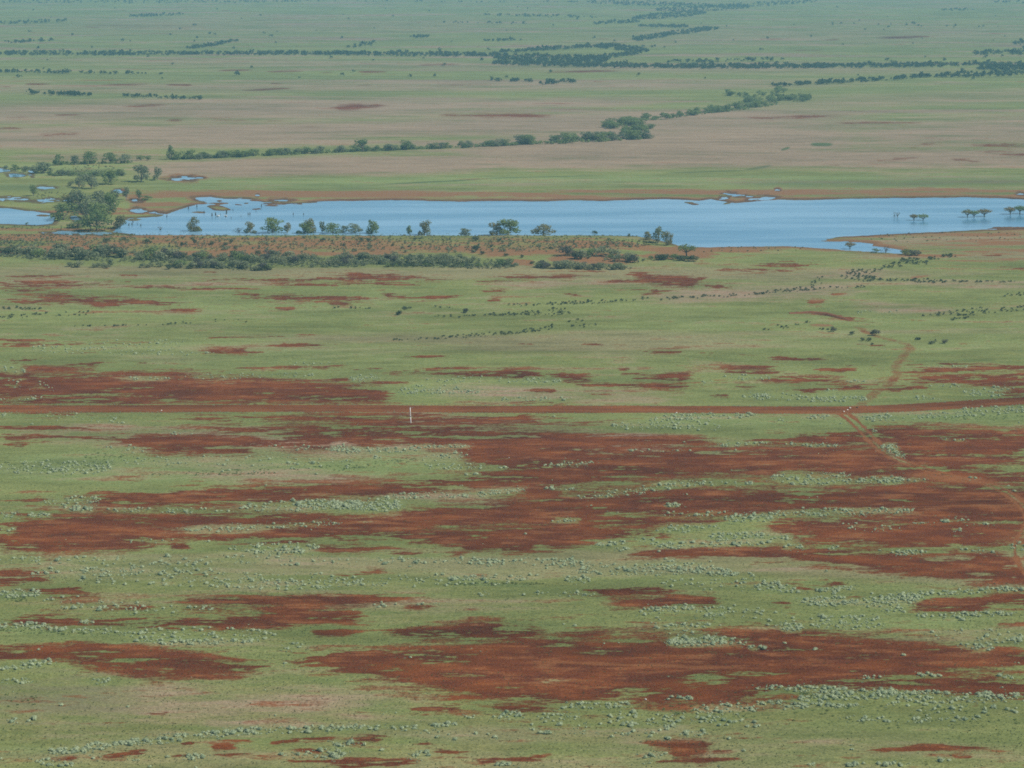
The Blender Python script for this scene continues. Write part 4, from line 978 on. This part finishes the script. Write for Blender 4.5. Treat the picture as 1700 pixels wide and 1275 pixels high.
# small pale tufts between the saltbushes, and grass tussocks of the near plain
pick = rng.integers(0, len(sx), 8500)
ux = sx[pick] + rng.normal(size=8500) * 9; uy = sy[pick] + rng.normal(size=8500) * 3.2
rp = np.array(ROAD); ex = rng.uniform(-20, 1720, 900); ey = np.interp(ex, rp[:, 0], rp[:, 1]) + np.where(rng.random(900) < .5, 6.6, -6.2) + rng.normal(size=900) * .5
ux = np.concatenate([ux, ex]); uy = np.concatenate([uy, ey])
us = rng.uniform(.16, .42, len(ux))
scatter_mesh('herb_tufts', M_SALT, ux, uy, us * 1.4, us * .7, 12, .26, lobes_salt, 'tiny pale tufts thickening the drifts between the saltbushes', 'tufts')
for mt, nm, lb, n, sd_ in ((M_SPIN, 'straw_grass', 'straw coloured grass tussocks speckling the near plain', 9000, 3), (M_DARKGRASS, 'green_grass', 'green grass tussocks speckling the near plain', 6000, 4)):
    gx = rng.uniform(-30, 1730, n * 2); gy = 690 + 600 * rng.random(n * 2) ** .8
    GX, GY = unproj(gx, gy); k = fbm(GX / 30, GY / 16, 70 + sd_, 4, .6) + .25 * rng.normal(size=n * 2); kk = np.argsort(-k)[:n]
    gs = rng.uniform(.10, .26, n)
    scatter_mesh(nm, mt, gx[kk], gy[kk], gs * 1.3, gs, 7, .3, lobes_salt, lb, 'grass')
hx, hy = [], []
for x0, y0, x1, y1, h, n in conv(dict(B1=[(0,1000,520,1010,30,90),(650,1045,1700,1000,8,90),(900,1045,1300,1035,5,60),(400,960,600,950,18,40)],B2=[(0,1020,400,970,14,70)],B3=[(1300,780,1700,770,10,60),(1040,920,1140,950,10,20)],C2=[(550,412,1000,408,6,60)],C3=[(640,930,860,950,14,60),(0,1000,1700,1060,60,120)],C1=[(0,480,120,480,14,30),(0,625,400,645,10,60),(-20,950,200,960,40,20)])):
    a, b_ = along(x0, y0, x1, y1, h, n); hx += list(a); hy += list(b_)
hx = np.array(hx); hy = np.array(hy); hs = rng.uniform(.3, .8, len(hx))
scatter_mesh('undergrowth', M_GREEN, hx, hy, hs, hs * .5, 40, .13, lobes_salt, 'bright green herbs filling the hollows between saltbushes', 'undergrowth')

# ------------------------------------------------------------------ post, stones, stumps, birds, bank
def box(x0, x1, y0, y1, z0, z1, taper=0.0):
    t = taper
    V = np.array([(x0, y0, z0), (x1, y0, z0), (x1, y1, z0), (x0, y1, z0), (x0 + t, y0 + t, z1), (x1 - t, y0 + t, z1), (x1 - t, y1 - t, z1), (x0 + t, y1 - t, z1)])
    return V, np.array([(0, 3, 2, 1), (4, 5, 6, 7), (0, 1, 5, 4), (1, 2, 6, 5), (2, 3, 7, 6), (3, 0, 4, 7)])
X, Y, Z = place(682, 702); X, Y, Z = float(X[0]), float(Y[0]), float(Z[0])
p = bpy.data.objects.new('marker_post', None); COL.objects.link(p); p.location = (X, Y, Z); p.rotation_euler = (0, math.radians(-2.5), math.radians(20))
tag(p, 'tall white marker post standing alone at the near edge of the dirt road', 'post')
link('lower_shaft', quads_to_mesh('lower_shaft', *tube([(0, 0, -.3), (.0, 0, .9), (.0, 0, 1.72)], [.15, .15, .145], 10), M_WHITE, True), parent=p)
link('collar', quads_to_mesh('collar', *tube([(0, 0, 1.72), (0, 0, 1.74), (0, 0, 1.90), (0, 0, 1.92)], [.12, .165, .165, .12], 10), M_BLACK, True), parent=p)
link('upper_shaft', quads_to_mesh('upper_shaft', *tube([(0, 0, 1.92), (0, 0, 3.2), (.02, 0, 4.55)], [.14, .14, .13], 10), M_WHITE, True), parent=p)
link('cap', quads_to_mesh('cap', *tube([(.02, 0, 4.55), (.02, 0, 4.57), (.02, 0, 4.66), (.02, 0, 4.70)], [.10, .17, .16, .06], 10), M_METAL, True), parent=p)
link('bracket', quads_to_mesh('bracket', *join([box(.12, .72, -.03, .03, 4.38, 4.45), box(.55, .72, -.05, .05, 4.45, 4.56)]), M_METAL), parent=p)

def rock(name, px, py, s, mat, label, cat, seed, group=None):
    r = np.random.default_rng(seed); n, k = 7, 10; V = []; Q = []
    for i in range(n):
        a = math.pi * i / (n - 1)
        for j in range(k):
            b_ = 2 * math.pi * j / k
            q = 1 + .22 * math.sin(3 * b_ + seed) * math.sin(a) + r.uniform(-.1, .1)
            V.append((math.sin(a) * math.cos(b_) * q, math.sin(a) * math.sin(b_) * q * .75, (math.cos(a) * .6 + .42) * q))
    for i in range(n - 1):
        for j in range(k): Q.append((i * k + j, i * k + (j + 1) % k, (i + 1) * k + (j + 1) % k, (i + 1) * k + j))
    x, y, z = place(px, py)
    return tag(link(name, make_mesh(name, np.array(V) * s, Q, mat, True), (float(x[0]), float(y[0]), float(z[0])), r.uniform(0, 6)), label, cat, group)
for i, (a, b_, s, lb) in enumerate([(1411,678,.36,'white stone farthest back of the three at the track junction'),(1407,681,.28,'small cream stone between two white ones at the track junction'),(1401,684,.34,'white stone nearest the viewer of the three at the track junction'),
    (1123,686,.34,'lone white stone on the near edge of the road, left of the junction'),(268,682,.26,'small white stone by the road edge at the left'),(1072,1162,.26,'white stone lying on the lower edge of the largest red patch'),(845,760,.16,'tiny pale stone on red soil below the middle of the road')]):
    rock('stone', a, b_, s, M_STONE, lb, 'stone', 50 + i)
rock('stone', 1423, 677, .3, M_STUMP, 'small dark stone on the road just right of the white ones', 'stone', 71)
def stump(px, py, h, seed, label, lean=.1):
    r = np.random.default_rng(seed); x, y, z = place(px, py)
    V, Q = tube([(0, 0, -.4), (r.uniform(-lean, lean), 0, h * .5), (r.uniform(-lean, lean) * 2, r.uniform(-lean, lean), h)], [h * .22, h * .17, h * .12], 7)
    V2, Q2 = tube([(0, 0, h * .45), (h * .25 * r.choice([-1, 1]), .05, h * .85)], [h * .08, h * .04], 5)
    V, Q = join([(V, Q), (V2, Q2)])
    zz = max(float(z[0]), WATER_Z - .05)
    return tag(link('stump', quads_to_mesh('stump', V, Q, M_STUMP, True), (float(x[0]), float(y[0]), zz), r.uniform(0, 6)), label, 'stump', 'dead stumps standing in the lake')
for i, (a, b_, h) in enumerate([(352,360,1.6),(358,359,1.7),(376,356,2.0),(339,355,1.4),(327,345,1.5),(313,348,1.5),(412,358,1.2),(415,358,1.3),(434,344,1.4),(387,351,.9),(487,358,1.1),(504,358,1.1),(384,364,.8),(400,361,.7),(214,376,1.3),(219,375,1.2),(228,374,.8),(234,377,1.2),(221,371,1.2),(425,353,.7),(366,358,.7),(277,362,1.2)]):
    stump(a, b_, h, 100 + i, 'dark dead stump standing in the shallow left part of the lake')
def bird(px, py, label, seed):
    x, y, z = place(px, py)
    body = tube([(-.75, 0, .30), (-.45, 0, .42), (0, 0, .48), (.4, 0, .50), (.62, 0, .62)], [.05, .26, .34, .24, .10], 9)
    neck = tube([(.55, 0, .58), (.72, 0, .85), (.66, 0, 1.12), (.74, 0, 1.22)], [.11, .075, .07, .085], 7)
    bill = tube([(.78, 0, 1.22), (1.0, 0, 1.14), (1.15, 0, 1.06)], [.06, .045, .015], 6)
    e = bpy.data.objects.new('pelican', None); COL.objects.link(e); e.location = (float(x[0]), float(y[0]), WATER_Z - .22); e.rotation_euler = (0, 0, seed); e.scale = (1.15,) * 3
    link('body', quads_to_mesh('bird_body', *join([body, neck]), M_WHITE, True), parent=e)
    link('bill', quads_to_mesh('bird_bill', *bill, M_OLIVE, True), parent=e)
    wl = [tube([(.3, s * .25, .55), (-.1, s * .33, .56), (-.7, s * .16, .42)], [.08, .16, .04], 7) for s in (-1, 1)]
    link('wing', quads_to_mesh('bird_wing', *wl[0], M_BLACK, True), parent=e); link('wing', quads_to_mesh('bird_wing', *wl[1], M_BLACK, True), parent=e)
    tag(e, label, 'bird')
bird(362, 361, 'white water bird floating beside dark stumps, left of the pair', .4)
bird(375, 361, 'white water bird floating beside dark stumps, right of the pair', 2.6)
st_ = stump(816, 972, .55, 140, 'small dark stump on the bright green strip in the near plain'); del st_['group']

# low turned-up bank beyond the winding track
def bank():
    a = [(1310, 520), (1345, 519), (1372, 523), (1400, 529), (1412, 531)]
    P = np.array([[float(q[0]) for q in place(x, y)] for x, y in a]); V = []; Q = []; k = 9
    for i, p_ in enumerate(P):
        hh = (.2, .7, 1.1, .8, .15)[i]
        for j in range(k):
            t = -1 + 2 * j / (k - 1)
            V.append((p_[0] + .1 * math.sin(7 * t + i), p_[1] + t * 2.4, p_[2] - .05 + hh * max(0, 1 - abs(t) ** 1.6)))
    for i in range(len(P) - 1):
        for j in range(k - 1): Q.append((i * k + j, (i + 1) * k + j, (i + 1) * k + j + 1, i * k + j + 1))
    tag(link('earth_bank', make_mesh('earth_bank', V, Q, M_EARTH, True)), 'low turned-up red earth bank beyond the winding track', 'bank')
bank()

# ------------------------------------------------------------------ haze
def haze(density, color):
    V, Q = box(-9000, 9000, -60, 13200, -1.8, CAM_Z + 4)
    m = bpy.data.materials.new('haze_air'); m.use_nodes = True; t = m.node_tree
    t.nodes.remove(t.nodes['Principled BSDF'])
    v = t.nodes.new('ShaderNodeVolumePrincipled')
    v.inputs['Color'].default_value = c4(*color); v.inputs['Density'].default_value = density; v.inputs['Anisotropy'].default_value = 0.0
    t.links.new(v.outputs[0], t.nodes['Material Output'].inputs['Volume'])
    o = link('haze', make_mesh('haze', V, Q, m)); tag(o, 'thin blue haze lying over the far plain', 'haze', kind='stuff')
haze(1.15e-4, (.38, .80, 1.0))
